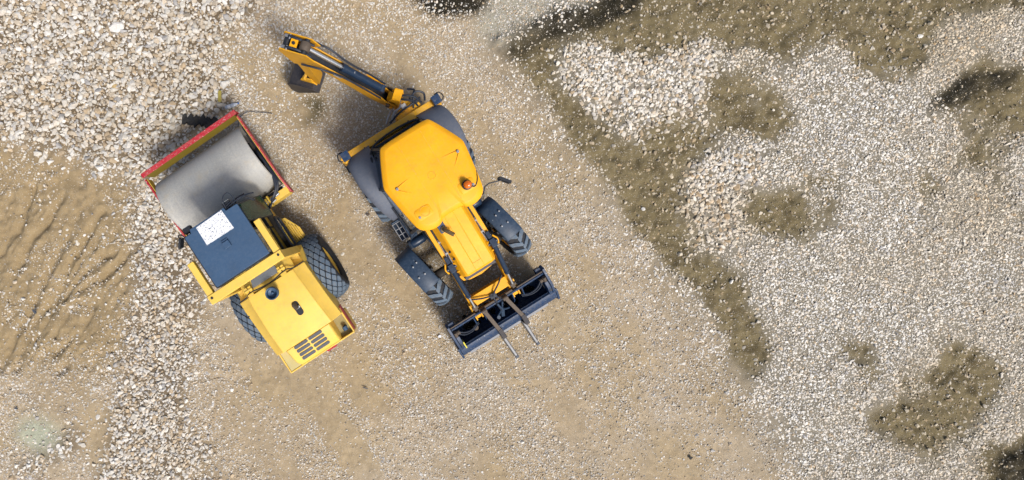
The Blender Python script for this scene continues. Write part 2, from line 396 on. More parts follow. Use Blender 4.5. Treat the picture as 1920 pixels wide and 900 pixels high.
softt = lines([[(330, 690), (430, 720), (520, 700)], [(350, 660), (440, 700), (530, 690)]], 0.09)

relief = (fbm(XX, YY, 2.2, 5, 3) - 0.5) * 0.10 + (fbm(XX, YY, 0.35, 8, 4) - 0.5) * 0.035
rough_soil = (fbm(XX, YY, 0.16, 21, 3) - 0.5)
ZZ = relief + rough_soil * (0.03 + 0.10 * mud + 0.085 * leftsand + 0.06 * wet_shade)
ZZ += 0.05 * coarse + 0.025 * strip + 0.05 * right * (1 - mud) - 0.075 * ruts * (0.4 + 1.2 * fbm(XX, YY, .5, 432, 2)) - 0.02 * tread - 0.012 * tyremarks - 0.02 * softt
bank = lines([[(945, 80), (1030, 38), (1125, 5)]], 0.20); ZZ += 0.12 * bank * (0.4 + 1.2 * fbm(XX, YY, .4, 81, 3))
ZZ += 0.07 * lines([[(1750, 210), (1810, 165), (1920, 130)]], 0.16) + 0.09 * lines([[(1860, 905), (1930, 850)]], 0.2)

def lerp(a, b, t): return a + (np.array(b) - a) * t[..., None]
soil = np.empty(XX.shape + (3,)); ruts_edge = np.clip(blur(ruts, 3) - 0.6 * ruts, 0, 1); ZZ += 0.05 * ruts_edge
soil[:] = (0.322, 0.250, 0.158)
soil = lerp(soil, (0.36, 0.295, 0.21), np.clip(fbm(XX, YY, 1.9, 61, 4) * 2 - 0.6, 0, 1))
soil = lerp(soil, (0.330, 0.252, 0.148), sandy * 0.7)
soil = lerp(soil, (0.275, 0.205, 0.112), np.clip(leftsand, 0, 1) * 0.95)
soil = lerp(soil, (0.115, 0.085, 0.052), coarse * 0.9)
soil = lerp(soil, (0.125, 0.094, 0.060), strip * 0.9)
soil = lerp(soil, (0.205, 0.182, 0.14), np.clip(blur(right, 10) * 1.1 + .6 * (fbm(XX, YY, .6, 941, 4) - .5) * np.clip(4 * blur(right, 10) * (1 - blur(right, 10)), 0, 1), 0, 1))
mudv = fbm(XX, YY, 0.8, 77, 4)
soil = lerp(soil, (0.150, 0.119, 0.060), mud * 0.95)
soil = lerp(soil, (0.175, 0.140, 0.075), mud * np.clip((mudv - 0.5) * 4, 0, 1) * 0.8)
soil = lerp(soil, (0.33, 0.315, 0.25), topgrey * 0.8)
soil = lerp(soil, (0.080, 0.062, 0.030), mud * np.clip((fbm(XX, YY, 0.3, 78, 4, .65) - 0.52) * 5, 0, 1) * 0.85)
soil = lerp(soil, (0.020, 0.017, 0.010), np.clip(wet_shade * 1.5, 0, 1) * np.clip(.35 + 1.3 * fbm(XX, YY, .5, 79, 4, .6), 0, 1))  # near-black tone carries the berm shadow as well as wet mud
soil = lerp(soil, (0.215, 0.16, 0.085), ruts * 0.25)
soil = lerp(soil, (0.20, 0.165, 0.11), dirt_shade * 0.5)
soil = lerp(soil, (0.045, 0.040, 0.018), green * 0.85)
soil = lerp(soil, (0.335, 0.345, 0.255), np.clip(damp * 1.4, 0, 1))
rip_d = XX * 0.87 + YY * -0.50 + 0.16 * (fbm(XX, YY, 1.6, 801, 3) - .5)
ripple = blur(region([[(-40, 360), (150, 345), (265, 470), (235, 600), (150, 690), (-40, 700)]], 8), 4) * np.clip(fbm(XX * .5 + YY * .87, rip_d * 2, .8, 802, 3) * 2.2 - .55, 0, 1)
ZZ += 0.016 * ripple * np.sin(rip_d * 2 * math.pi / 0.27) + 0.012 * ripple * np.sin(rip_d * 2 * math.pi / 0.115 + 2 * fbm(XX, YY, .5, 803, 2))
soil *= (0.86 + 0.28 * fbm(XX, YY, 0.25, 33, 3))[..., None]

def ground_mesh():
    ext = [0.3, 1, 3, 8, 20, 50, 120, 300]
    gx2 = np.concatenate([GX0 - np.array(ext[::-1]), gx, GX1 + np.array(ext)]); gy2 = np.concatenate([GY0 - np.array(ext[::-1]), gy, GY1 + np.array(ext)])
    k = len(ext); Z = np.pad(ZZ, k, mode='edge')
    far = np.pad(np.ones_like(ZZ), k); Z = Z * far
    Cc = np.stack([np.pad(soil[..., i], k, constant_values=(0.29, 0.24, 0.165)[i]) for i in range(3)] + [np.ones_like(Z)], -1)
    X2, Y2 = np.meshgrid(gx2, gy2); ny, nx = X2.shape
    V = np.stack([X2, Y2, Z], -1).reshape(-1, 3).astype(np.float32)
    idx = np.arange(ny * nx).reshape(ny, nx)
    F = np.stack([idx[:-1, :-1], idx[:-1, 1:], idx[1:, 1:], idx[1:, :-1]], -1).reshape(-1, 4)
    return raw_mesh('ground', V, F, Cc.reshape(-1, 4))

def raw_mesh(name, V, F, C=None):
    me = bpy.data.meshes.new(name); n = F.shape[1]
    me.vertices.add(len(V)); me.vertices.foreach_set('co', np.ascontiguousarray(V, np.float32).ravel())
    me.loops.add(F.size); me.loops.foreach_set('vertex_index', np.ascontiguousarray(F, np.int32).ravel())
    me.polygons.add(len(F)); me.polygons.foreach_set('loop_start', np.arange(0, F.size, n, dtype=np.int32))
    try: me.polygons.foreach_set('loop_total', np.full(len(F), n, np.int32))
    except Exception: pass
    if C is not None:
        a = me.color_attributes.new('tone', 'FLOAT_COLOR', 'POINT'); a.data.foreach_set('color', np.ascontiguousarray(C, np.float32).ravel())
    me.update(calc_edges=True); me.validate()
    o = bpy.data.objects.new(name, me); COL.objects.link(o); return o

def soil_mat():
    m, nt, b = nodes_of('sandy_soil')
    at = nt.nodes.new('ShaderNodeAttribute'); at.attribute_name = 'tone'
    tc = nt.nodes.new('ShaderNodeTexCoord').outputs['Object']
    vo = nt.nodes.new('ShaderNodeTexVoronoi'); vo.inputs['Scale'].default_value = 42; nt.links.new(tc, vo.inputs['Vector'])
    n1 = noise(nt, tc, 9, 5, 0.65); n2 = noise(nt, tc, 60, 4, 0.7); n3 = noise(nt, tc, 1.1, 3)
    sepc = nt.nodes.new('ShaderNodeSeparateColor'); nt.links.new(vo.outputs['Color'], sepc.inputs[0])
    c = mixc(nt, 1.0, at.outputs['Color'], mixc(nt, ramp(nt, n1, 0.3, 0.7), (0.86, 0.85, 0.83), (1.13, 1.14, 1.16)), 'MULTIPLY')
    c = mixc(nt, 1.0, c, mixc(nt, ramp(nt, n2, 0.3, 0.7), (0.86, 0.86, 0.86), (1.14, 1.14, 1.14)), 'MULTIPLY')
    # grit: tiny pale and dark grains in the sand
    grain = ramp(nt, vo.outputs['Distance'], 0.42, 0.20)
    pale = math_n(nt, 'MULTIPLY', grain, ramp(nt, sepc.outputs[0], 0.74, 0.80))
    dark = math_n(nt, 'MULTIPLY', grain, ramp(nt, sepc.outputs[1], 0.86, 0.9))
    c = mixc(nt, math_n(nt, 'MULTIPLY', pale, 0.55), c, (0.55, 0.51, 0.45))
    c = mixc(nt, math_n(nt, 'MULTIPLY', dark, 0.5), c, (0.16, 0.125, 0.08))
    nt.links.new(c, b.inputs['Base Color']); b.inputs['Roughness'].default_value = 0.95
    b.inputs['Specular IOR Level'].default_value = 0.2
    h = math_n(nt, 'ADD', math_n(nt, 'MULTIPLY', n2, 0.5), math_n(nt, 'ADD', n1, math_n(nt, 'MULTIPLY', pale, 0.6)))
    bp = nt.nodes.new('ShaderNodeBump'); bp.inputs['Strength'].default_value = 0.7; bp.inputs['Distance'].default_value = 0.018
    nt.links.new(h, bp.inputs['Height']); nt.links.new(bp.outputs[0], b.inputs['Normal'])
    return m

def stone_mat():
    m, nt, b = nodes_of('limestone')
    at = nt.nodes.new('ShaderNodeAttribute'); at.attribute_name = 'tone'
    tc = nt.nodes.new('ShaderNodeTexCoord').outputs['Object']
    n1 = noise(nt, tc, 22, 4, 0.65)
    c = mixc(nt, 1.0, at.outputs['Color'], mixc(nt, ramp(nt, n1, 0.3, 0.7), (0.85, 0.82, 0.77), (1.1, 1.1, 1.1)), 'MULTIPLY')
    nt.links.new(c, b.inputs['Base Color']); b.inputs['Roughness'].default_value = 0.85; b.inputs['Specular IOR Level'].default_value = 0.3
    bp = nt.nodes.new('ShaderNodeBump'); bp.inputs['Strength'].default_value = 0.3; bp.inputs['Distance'].default_value = 0.01
    nt.links.new(n1, bp.inputs['Height']); nt.links.new(bp.outputs[0], b.inputs['Normal'])
    return m
M['soil'] = soil_mat(); M['stone'] = stone_mat()

g = ground_mesh(); g.data.materials.append(M['soil']); g.data.polygons.foreach_set('use_smooth', [True] * len(g.data.polygons))
tag(g, 'sandy construction yard ground with olive mud patches and wheel ruts', 'ground', kind='structure')

def sample(field, x, y):
    i = np.clip(((y - GY0) / GS).astype(int), 0, len(gy) - 1); j = np.clip(((x - GX0) / GS).astype(int), 0, len(gx) - 1)
    return field[i, j]

def rock_shapes(sub, count, seed):
    bm = bmesh.new(); bmesh.ops.create_icosphere(bm, subdivisions=sub, radius=1.0)
    base = np.array([v.co[:] for v in bm.verts]); F = np.array([[v.index for v in f.verts] for f in bm.faces]); bm.free()
    r = np.random.default_rng(seed); out = []
    for _ in range(count):
        v = base * (1 + r.normal(0, 0.10, (len(base), 1)))
        for _ in range(12):
            d = r.normal(size=3); d /= np.linalg.norm(d); c = r.uniform(0.48, 0.80)
            pr = v @ d; over = np.maximum(pr - c, 0); v = v - over[:, None] * d
        out.append(v)
    return np.array(out), F

tan_tint = right * np.clip((fbm(XX, YY, 2.6, 910, 4, .6) - 0.44) * 3.2, 0, 1) * 0.75 + 0.5 * right * blur(mud, 10) + 0.35 * np.clip(fbm(XX, YY, 1.2, 911, 4) * 3 - 1.5, 0, 1) * (coarse + strip)
tan_tint = np.clip(tan_tint, 0, 1)
PAL = np.array([(0.66, 0.64, 0.60), (0.58, 0.55, 0.49), (0.52, 0.45, 0.355), (0.44, 0.35, 0.24), (0.42, 0.41, 0.40), (0.62, 0.57, 0.50), (0.30, 0.26, 0.21)])
def scatter(name, spacing, dens, smin, smax, sub, seed, pw, flat=0.6, bright=1.0, sink=0.15, layers=1, power=1.6):
    r = np.random.default_rng(seed); xs = []; ys = []
    for L in range(layers):
        a = np.arange(GX0 + 0.1, GX1 - 0.1, spacing); b = np.arange(GY0 + 0.1, GY1 - 0.1, spacing * 0.87)
        A, B = np.meshgrid(a, b); A = A + (np.arange(len(b)) % 2)[:, None] * spacing * 0.5
        A = A + r.uniform(-.42, .42, A.shape) * spacing; B = B + r.uniform(-.42, .42, B.shape) * spacing
        xs.append(A.ravel()); ys.append(B.ravel())
    x = np.concatenate(xs); y = np.concatenate(ys)
    keep = r.random(len(x)) < sample(dens, x, y)
    x, y = x[keep], y[keep]; N = len(x)
    size = smin + (smax - smin) * r.random(N) ** power                 # full diameter
    shapes, F = rock_shapes(sub, 24, seed + 1)
    nv = shapes.shape[1]; var = r.integers(0, len(shapes), N)
    sc = np.stack([r.uniform(0.85, 1.25, N), r.uniform(0.62, 1.0, N), r.uniform(flat * 0.75, flat * 1.25, N)], -1) * (size * 0.62)[:, None]
    V = shapes[var] * sc[:, None, :]
    tx, ty, tz = r.normal(0, 0.28, N), r.normal(0, 0.28, N), r.uniform(0, 6.283, N)
    def rot(V, i, j, t):
        c, s = np.cos(t)[:, None], np.sin(t)[:, None]; a, b = V[..., i].copy(), V[..., j].copy()
        V[..., i] = a * c - b * s; V[..., j] = a * s + b * c
    rot(V, 1, 2, tx); rot(V, 0, 2, ty); rot(V, 0, 1, tz)
    z = sample(ZZ, x, y) + sc[:, 2] * (r.uniform(-0.25, 0.55, N) - sink)
    V += np.stack([x, y, z], -1)[:, None, :]
    FF = (F[None] + (np.arange(N) * nv)[:, None, None]).reshape(-1, 3)
    col = PAL[r.choice(len(PAL), N, p=pw)] * r.uniform(0.82, 1.12, (N, 1)) * bright
    tint = sample(tan_tint, x, y)[:, None]; col = col * (1 - tint * np.array([0.17, 0.26, 0.40]))
    dirt = sample(mud, x, y)[:, None]
    col = col * (1 - dirt * 0.3) + dirt * 0.3 * np.array([0.24, 0.20, 0.12])
    col = col * (1 - 0.30 * sample(dirt_shade, x, y)[:, None])  # stones darkened here for dirt and cast shadow alike
    col = np.repeat(np.concatenate([col, np.ones((N, 1))], 1), nv, 0)
    o = raw_mesh(name, V.reshape(-1, 3), FF, col); o.data.materials.append(M["stone"]); o.data.shade_flat()
    return o, N

fr = fbm(XX, YY, 0.5, 201, 3); fr2 = fbm(XX, YY, 1.6, 301, 4)
tu, tv = XX * 0.59 - YY * 0.81, XX * 0.81 + YY * 0.59                            # along and across the direction the track was driven
streak = fbm(tu / 7.0, tv, 0.42, 612, 3)
bare = region([[(1040, 520), (1110, 440), (1210, 560), (1300, 680), (1400, 800), (1440, 920), (1480, 1300), (1180, 1300), (1120, 900), (1190, 830), (1240, 760), (1160, 640)], [(400, 690), (560, 700), (620, 760), (560, 860), (430, 900), (370, 780)], [(1000, 690), (1080, 760), (1120, 860), (1050, 850)]], 8)
wheels = lines([[(560, -40), (690, 180)], [(840, -60), (1010, 230), (1180, 480), (1350, 760), (1440, 920)], [(905, 20), (1080, 290), (1250, 540), (1400, 800)], [(700, 600), (860, 760), (960, 920)], [(545, 700), (620, 800), (700, 920)],
                [(1060, 640), (1200, 850), (1240, 920)], [(470, 90), (560, 240), (700, 480), (760, 560)], [(985, 690), (1090, 800), (1160, 920)], [(640, 690), (780, 920)]], 0.17, 0.25) * road
wheels *= 0.35 + 0.9 * fbm(tu / 3.0, tv, 0.5, 613, 3)
edgeband = region([[(930, 110), (1000, 180), (1060, 300), (1180, 450), (1270, 600), (1400, 760), (1380, 800), (1230, 620), (1110, 470), (1000, 330), (920, 200)], [(1100, 420), (1190, 450), (1330, 640), (1420, 790), (1380, 790), (1240, 600)]], 5) * road
inview = ((XX > -9.8) & (XX < 15.2) & (YY > -6.7) & (YY < 5.8)).astype(float)
thin = 0.35 + 0.65 * inview
dens_coarse = np.clip(coarse * 1.05, 0, 1) * thin
dens_strip = (1 - damp) * np.clip(strip * np.where(fr > 0.36, 1.0, 0.7), 0, 1) * (1 - 0.9 * damp) * thin
rag = np.clip(blur(right, 14) * 1.0 + 1.5 * (fbm(XX, YY, .7, 940, 5, .65) - .5) * np.clip(4 * blur(right, 14) * (1 - blur(right, 14)), 0, 1), 0, 1); rag = np.clip((rag - .3) / .5, 0, 1)
dens_right = np.clip(rag * (1 - patchC * 0.6) * np.clip(1.12 - 1.12 * mud + 0.7 * (fr - .5) * (0.3 + mud) - 0.9 * np.clip(fbm(XX, YY, 1.1, 930, 5, .65) - .56, 0, 1) * 2, 0.03, 1) * (1 - 0.9 * topgrey) * (1 - 0.85 * wet_shade), 0, 1) * thin
tail_ = np.clip(blur(region([[(430, -300), (900, -300), (840, 30), (700, 80), (560, 120), (470, 170), (440, 120)], [(440, 140), (540, 200), (470, 240), (430, 200)]], 6), 14), 0, 1) * road
shed = np.clip(blur(coarse, 16) * 1.3 - coarse, 0, 1) * (1 - leftsand) + 0.75 * tail_ + 0.45 * np.clip(blur(strip, 10) * 1.2 - strip, 0, 1) + 0.30 * edgeband + 0.10 * road * (streak > .58)
dens_shed = (1 - green) * np.clip(shed * np.clip(.9 + 1.2 * (fr - .5), 0, 1), 0, .9) * inview * (1 - topgrey)
dens_patch = np.clip(patchC * (1 - 0.75 * mud), 0, 1)
loose = (0.008 * road + 0.16 * leftsand * (fr2 > 0.5) + 0.10 * mud + 0.18 * mud * (fr2 > .54) + 0.30 * np.clip(blur(coarse + strip, 10) - coarse - strip, 0, 1)) * inview * (1 - .8 * wet_shade) * (1 - damp)
dens_road = np.clip((road * (1 - 0.9 * leftsand) * np.clip(0.95 - 0.42 * sandy + 0.7 * (fr - 0.5) + 3.0 * (streak - .5), 0.10, 1) + 0.34 * leftsand * (fr2 > 0.42) * (fr > .4) + 0.14 * mud + 0.9 * topgrey + 0.5 * edgeband), 0, 1) * (1 - 0.45 * bare) * (1 - 0.65 * np.clip(wheels, 0, 1)) * (1 - 0.85 * damp) * (1 - 0.8 * wet_shade) * (1 - .85 * green) * thin

W5 = [.24, .24, .20, .13, .07, .10, .02]
W1 = [.30, .22, .16, .10, .08, .11, .03]
W2 = [.36, .22, .10, .04, .12, .16, .00]
W4 = [.20, .17, .21, .18, .08, .09, .07]
W3 = [.25, .20, .19, .12, .10, .10, .04]
stats = []
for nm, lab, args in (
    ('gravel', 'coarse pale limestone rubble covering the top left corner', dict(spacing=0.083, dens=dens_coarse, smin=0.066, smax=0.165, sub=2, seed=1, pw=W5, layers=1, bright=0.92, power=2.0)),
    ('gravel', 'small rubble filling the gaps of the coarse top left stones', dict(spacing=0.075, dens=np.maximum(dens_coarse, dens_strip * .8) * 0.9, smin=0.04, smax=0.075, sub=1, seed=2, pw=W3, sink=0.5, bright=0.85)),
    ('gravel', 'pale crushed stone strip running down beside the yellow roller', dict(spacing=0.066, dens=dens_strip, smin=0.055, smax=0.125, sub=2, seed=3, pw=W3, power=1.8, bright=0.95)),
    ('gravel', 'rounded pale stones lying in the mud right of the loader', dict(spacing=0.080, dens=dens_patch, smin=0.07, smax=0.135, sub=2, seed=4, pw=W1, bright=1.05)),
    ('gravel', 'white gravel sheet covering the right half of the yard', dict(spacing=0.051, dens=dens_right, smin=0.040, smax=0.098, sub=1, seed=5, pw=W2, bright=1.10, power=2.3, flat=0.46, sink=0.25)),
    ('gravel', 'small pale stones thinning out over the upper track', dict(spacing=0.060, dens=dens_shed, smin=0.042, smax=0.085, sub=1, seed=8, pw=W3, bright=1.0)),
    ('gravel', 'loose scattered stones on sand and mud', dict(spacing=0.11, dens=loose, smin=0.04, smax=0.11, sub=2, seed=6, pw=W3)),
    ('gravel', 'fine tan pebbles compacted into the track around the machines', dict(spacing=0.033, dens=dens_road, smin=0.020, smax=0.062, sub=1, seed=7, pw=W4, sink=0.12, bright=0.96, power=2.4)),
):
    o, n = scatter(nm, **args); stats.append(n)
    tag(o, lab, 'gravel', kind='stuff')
print('stones', stats)

def gz(x, y): return float(sample(ZZ, np.array([x]), np.array([y]))[0])

# ------------------------------------------------------------------ tyres
def tyre_map(Rr, Wd, drop, c=(0, 0, 0)):
    """point on the tread: s runs round the tyre, v across (-1..1), h outwards"""
    def f(s, v, h):
        r = Rr - drop * abs(v) ** 2.6 + h; t = s / Rr
        return (c[0] + v * Wd / 2, c[1] + r * math.sin(t), c[2] + r * math.cos(t))
    return f

def lug(mb, f, poly, h0, h1, inset=0.86):
    cs = sum(p[0] for p in poly) / len(poly); cv = sum(p[1] for p in poly) / len(poly)
    lo = [f(s, v, h0) for s, v in poly]
    hi = [f(cs + (s - cs) * inset, cv + (v - cv) * inset, h1) for s, v in poly]
    mb.loft([lo, hi], caps=True)

def tyre_body(mb, Rr, Wd, drop, rim_r):
    prof = []
    side = [(rim_r, -0.40), (rim_r + 0.03, -0.46), ((rim_r + Rr) / 2, -0.53), (Rr - drop - 0.05, -0.52)]
    for r, x in side: prof.append((r, x * Wd))
    for k in range(11):
        v = -1 + 2 * k / 10; prof.append((Rr - drop * abs(v) ** 2.6, v * Wd / 2))
    for r, x in reversed(side): prof.append((r, -x * Wd))
    n = 48; rings = []
    for r, x in prof:
        rings.append([(x, r * math.cos(2 * math.pi * k / n), r * math.sin(2 * math.pi * k / n)) for k in range(n)])
    mb.loft(rings, caps=False)

def diamond_tyre(Rr, Wd):
    mb = MB(); tyre_body(mb, Rr - 0.03, Wd, 0.10, Rr * 0.50)
    f = tyre_map(Rr - 0.03, Wd, 0.10); mb.cur = 1
    n = 20; ds = 2 * math.pi * (Rr - 0.03) / n; dv = 0.46
    for i in range(n):
        for j in range(-4, 5):
            v0 = j * dv / 2
            if abs(v0) > 0.95: continue
            s0 = (i + (0.5 if j % 2 else 0)) * ds; a, b = ds * 0.40, dv * 0.385
            poly = [(s0 + a, v0 - 0.02), (s0 + a, v0 + 0.02), (s0 + .02, min(v0 + b, 1.02)), (s0 - .02, min(v0 + b, 1.02)), (s0 - a, v0 + 0.02), (s0 - a, v0 - 0.02), (s0 - .02, max(v0 - b, -1.02)), (s0 + .02, max(v0 - b, -1.02))]
            lug(mb, f, poly, -0.01, 0.030, 0.90)
    return mb

def chevron_tyre(Rr, Wd, n):
    mb = MB(); tyre_body(mb, Rr - 0.035, Wd, 0.06, Rr * 0.56)
    f = tyre_map(Rr - 0.035, Wd, 0.06); mb.cur = 1
    pitch = 2 * math.pi * (Rr - 0.035) / n; w = pitch * 0.25
    for i in range(n):
        for sg in (-1, 1):
            s0 = (i + (0.5 if sg > 0 else 0)) * pitch
            # a bar from beyond the centre line to the shoulder, bent half way
            knots = [(s0, -0.10), (s0 - 0.02, 0.12), (s0 - Wd * 0.20, 0.50), (s0 - Wd * 0.30, 0.98)]
            for (sa, va), (sb, vb) in zip(knots[:-1], knots[1:]):
                lug(mb, f, [(sa + w, sg * va), (sa - w, sg * va), (sb - w, sg * (vb + .03)), (sb + w, sg * (vb + .03))], -0.01, 0.035, 0.93)
            # shoulder block on the side wall
            lug(mb, f, [(s0 - Wd * .30 + w, sg * .96), (s0 - Wd * .30 - w, sg * .96), (s0 - Wd * .34 - w, sg * 1.05), (s0 - Wd * .34 + w, sg * 1.05)], -0.05, 0.02, 0.9)
    return mb

def rim_mesh(Rr, Wd, out):
    """rim: dished disc on the outer side (out = +1 or -1 along x)"""
    mb = MB(); r = Rr * 0.52
    mb.lathe([(r, -Wd * .36), (r * .94, -Wd * .30), (r * .9, 0), (r * .94, Wd * .30), (r, Wd * .36), (r * .97, Wd * .37), (r * .88, Wd * .30)], axis='x', n=36)
    x = out * Wd * 0.14
    mb.lathe([(0.02, x), (r * .9, x - 0.008), (r * .9, x + 0.008)], axis='x', n=36)
    mb.lathe([(0.01, x - .02), (r * .42, x - .02), (r * .36, x + out * 0.06), (0.01, x + out * 0.07)], axis='x', n=24)
    for k in range(8):
        a = 2 * math.pi * k / 8; mb.cyl((x, math.cos(a) * r * .62, math.sin(a) * r * .62), (x + out * .035, math.cos(a) * r * .62, math.sin(a) * r * .62), .016, n=6)
    return mb

def add_wheel(root, pos, steer, tyre_mb, rim_mb, rim_mat, tyre_mats):
    w = rim_mb.build('wheel', rim_mat, root, bevel=0)
    t = tyre_mb.build('tyre', tyre_mats, w, smooth=True, angle=30)
    w.location = pos; w.rotation_euler = (0, 0, steer)
    return w

# ------------------------------------------------------------------ road roller
rx, ry = -3.022, -0.311
roller = empty('road_roller', (rx, ry, 0), R(34.0))
tag(roller, 'yellow single drum road roller with red drum frame and blue cab roof', 'road roller')
FR_ = Matrix.Rotation(R(0.8), 4, 'Z') @ Matrix.Translation((0.07, 0, 0))
RR_ = Matrix.Rotation(R(-0.8), 4, 'Z') @ Matrix.Translation((0.03, 0, 0))
RZ = gz(-3.6, 0.6)
roller.location.z = 0.02

def build_roller():
    T = roller
    def fr(mb, n, m, p=T, bevel=0.008, **k): return mb.build(n, m, p, bevel=bevel, xf=FR_, **k)
    def rr(mb, n, m, p=T, bevel=0.008, **k): return mb.build(n, m, p, bevel=bevel, xf=RR_, **k)
    # drum: an open steel shell
    yc, zc, rd, hw = 1.285, 0.745, 0.745, 1.05
    d = MB(); n = 72
    d.lathe([(rd - .035, -hw + .30), (rd - .035, -hw + .01), (rd - .02, -hw), (rd, -hw + .02), (rd, hw - .02), (rd - .02, hw), (rd - .035, hw - .01), (rd - .035, hw - .30)], c=(-.015, yc, zc), axis='x', n=n)
    fr(d, 'drum', M['drum'], bevel=0)
    for s in (-1, 1):
        q = MB(); q.lathe([(.02, s * (hw - .22)), (.40, s * (hw - .22)), (.36, s * (hw - .06)), (.02, s * (hw - .05))], c=(0, yc, zc), axis='x', n=28)
        q.lathe([(.01, s * (hw - .06)), (.20, s * (hw - .06)), (.20, s * (hw + .03)), (.01, s * (hw + .03))], c=(0, yc, zc), axis='x', n=24)
        fr(q, 'drum_motor', M['black'])
    # frame: yellow web at the front, red cap along it, side plates, yellow rear beam
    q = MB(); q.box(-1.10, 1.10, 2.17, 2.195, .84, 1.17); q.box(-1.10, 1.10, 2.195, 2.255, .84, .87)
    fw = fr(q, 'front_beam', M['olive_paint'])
    q = MB(); q.box(-1.16, 1.16, 2.165, 2.262, 1.172, 1.20); q.box(-1.16, 1.16, 2.256, 2.275, .84, 1.172)
    fr(q, 'frame_cap', M['red'], fw)
    for s in (-1, 1):
        pl = [(.26, .78), (.26, 1.02), (.55, 1.20), (2.12, 1.20), (2.12, .96), (.62, .98), (.50, .80)]
        q = MB(); q.prism(pl, lambda a, b, t: (t, a, b), s * 1.125, s * 1.16)
        sp = fr(q, 'side_plate', M['red'])
        q = MB(); q.prism([(.30, .80), (.30, .98), (.58, 1.16), (2.11, 1.16), (2.11, .98), (.66, 1.0), (.50, .84)], lambda a, b, t: (t, a, b), s * 1.122, s * 1.110)
        fr(q, 'inner_liner', M['roller_yellow_worn'], sp, bevel=0)
        q = MB(); q.prism([(1.12 + .20 * math.cos(a), .75 + .2 * math.sin(a)) for a in [2 * math.pi * k / 20 for k in range(20)]], lambda a, b, t: (t, a + .2, b), s * 1.09, s * 1.135)
        fr(q, 'bearing_plate', M['black'], sp)
    q = MB(); q.box(-1.11, 1.11, .26, .41, .66, 1.0); q.box(-.5, .5, .02, .28, .5, .82)
    rb = fr(q, 'rear_beam', M['roller_yellow'])
    q = MB(); q.box(-1.0, 1.0, .43, .452, .40, .85); q.box(-1.02, 1.02, .45, .50, .80, .84)
    fr(q, 'drum_scraper', M['black'], rb)
    # right-hand drive hoses down the side of the drum
    for k in range(5):
        o = k * 0.022
        pts = curve([(1.085 - o * .4, 1.65 - o * 2, .86 + o), (1.09 - o * .3, 1.25, 1.06 + o), (1.085 - o * .5, .78, 1.12 + o * .6), (1.03 - o, .52 - o * .5, 1.12 + o * .5), (.86 - o, .37 - o * .4, 1.08 + o * .7), (.62, .29 - o, 1.06 + o), (.40, .18, .98)], 7)
        q = MB(); q.tube(pts, .016 + .004 * (k % 2), 8); fr(q, 'hydraulic_hose', M['hose'], bevel=0)
    q = MB(); q.box(1.04, 1.098, .85, 1.75, .86, 1.03); q.box(1.05, 1.098, 1.78, 1.95, .8, 1.0)
    fr(q, 'hose_tray', M['black'])
    q = MB(); q.box(.66, .70, .20, .44, 1.02, 1.14); q.box(.60, .64, .22, .42, 1.02, 1.10)
    fr(q, 'hose_clamp', M['roller_yellow_worn'])
    q = MB(); q.cyl((.50, .33, 1.06), (.92, .36, 1.06), .028, n=12); q.cyl((.50, .25, 1.05), (.80, .29, 1.05), .022, n=12)
    fr(q, 'hydraulic_pipe', M['steel'], bevel=0)
    # chassis and articulation
    q = MB(); q.box(-.42, .42, -2.55, -.15, .55, 1.05); q.box(-.62, .62, -1.15, -.3, .62, 1.0); q.cyl((0, .02, .35), (0, .02, .95), .13); q.cyl((-.6, -1.40, .74), (.6, -1.40, .74), .13)
    rr(q, 'chassis', M['chassis'])
    # platform and cab
    q = MB(); q.box(-.62, .62, -.78, .36, 1.16, 1.22); q.box(-.50, .50, -.72, .30, .95, 1.16)
    rr(q, 'platform', M['chassis'])
    q = MB()
    for x in (-.50, .50):
        for y in (-.69, .30): q.beam((x, y, 1.22), (x, y, 2.80), .045, .045)
        q.beam((x, -.69, 1.52), (x, .30, 1.52), .05, .05); q.beam((x, -.69, 2.79), (x, .30, 2.79), .05, .05); q.beam((x, -.16, 1.24), (x, -.16, 2.78), .04, .04)
    for y in (-.69, .30): q.beam((-.5, y, 1.5), (.5, y, 1.5), .05, .05); q.beam((-.5, y, 2.79), (.5, y, 2.79), .05, .05)
    q.box(-.5, .5, .285, .31, 1.24, 1.48); q.box(-.5, .5, -.70, -.68, 1.24, 1.48)
    rr(q, 'cab_frame', M['black'])
    for s in (-1, 1):
        if s > 0:
            # the right-hand quarter window stands swung out at its foot
            q = MB(); q.loft([[(.545, -.02, 2.74), (.545, .30, 2.74), (.715, .44, 1.66), (.715, .0, 1.66)], [(.553, -.02, 2.742), (.553, .30, 2.742), (.723, .44, 1.662), (.723, .0, 1.662)]])
        else:
            q = MB(); q.box(s * .512, s * .520, -.13, .28, 1.56, 2.76)
        gw = rr(q, 'window', M['glass_green'], bevel=0)
        if s > 0:
            q = MB(); q.loft([[(.611, .12, 2.34), (.611, .27, 2.34), (.651, .29, 2.09), (.651, .11, 2.09)], [(.614, .12, 2.341), (.614, .27, 2.341), (.654, .29, 2.091), (.654, .11, 2.091)]]); rr(q, 'notice', M['notice'], gw, bevel=0)
            q = MB(); q.tube([(.549, -.03, 2.75), (.549, .31, 2.75), (.72, .45, 1.65), (.72, -.01, 1.65), (.549, -.03, 2.75)], .013, 6); rr(q, 'window_rim', M['black'], gw, bevel=0)
        q = MB(); q.box(s * .512, s * .520, -.66, -.19, 1.56, 2.76); rr(q, 'window', M['glass'], bevel=0)
        q = MB(); q.box(s * .505, s * .515, -.66, .28, 1.25, 1.49); rr(q, 'side_panel', M['roller_yellow_worn'], bevel=0)
    q = MB(); q.box(-.47, .47, .312, .320, 1.54, 2.76); rr(q, 'window', M['glass'], bevel=0)
    q = MB(); q.box(-.47, .47, -.712, -.704, 1.54, 2.76); rr(q, 'window', M['glass'], bevel=0)
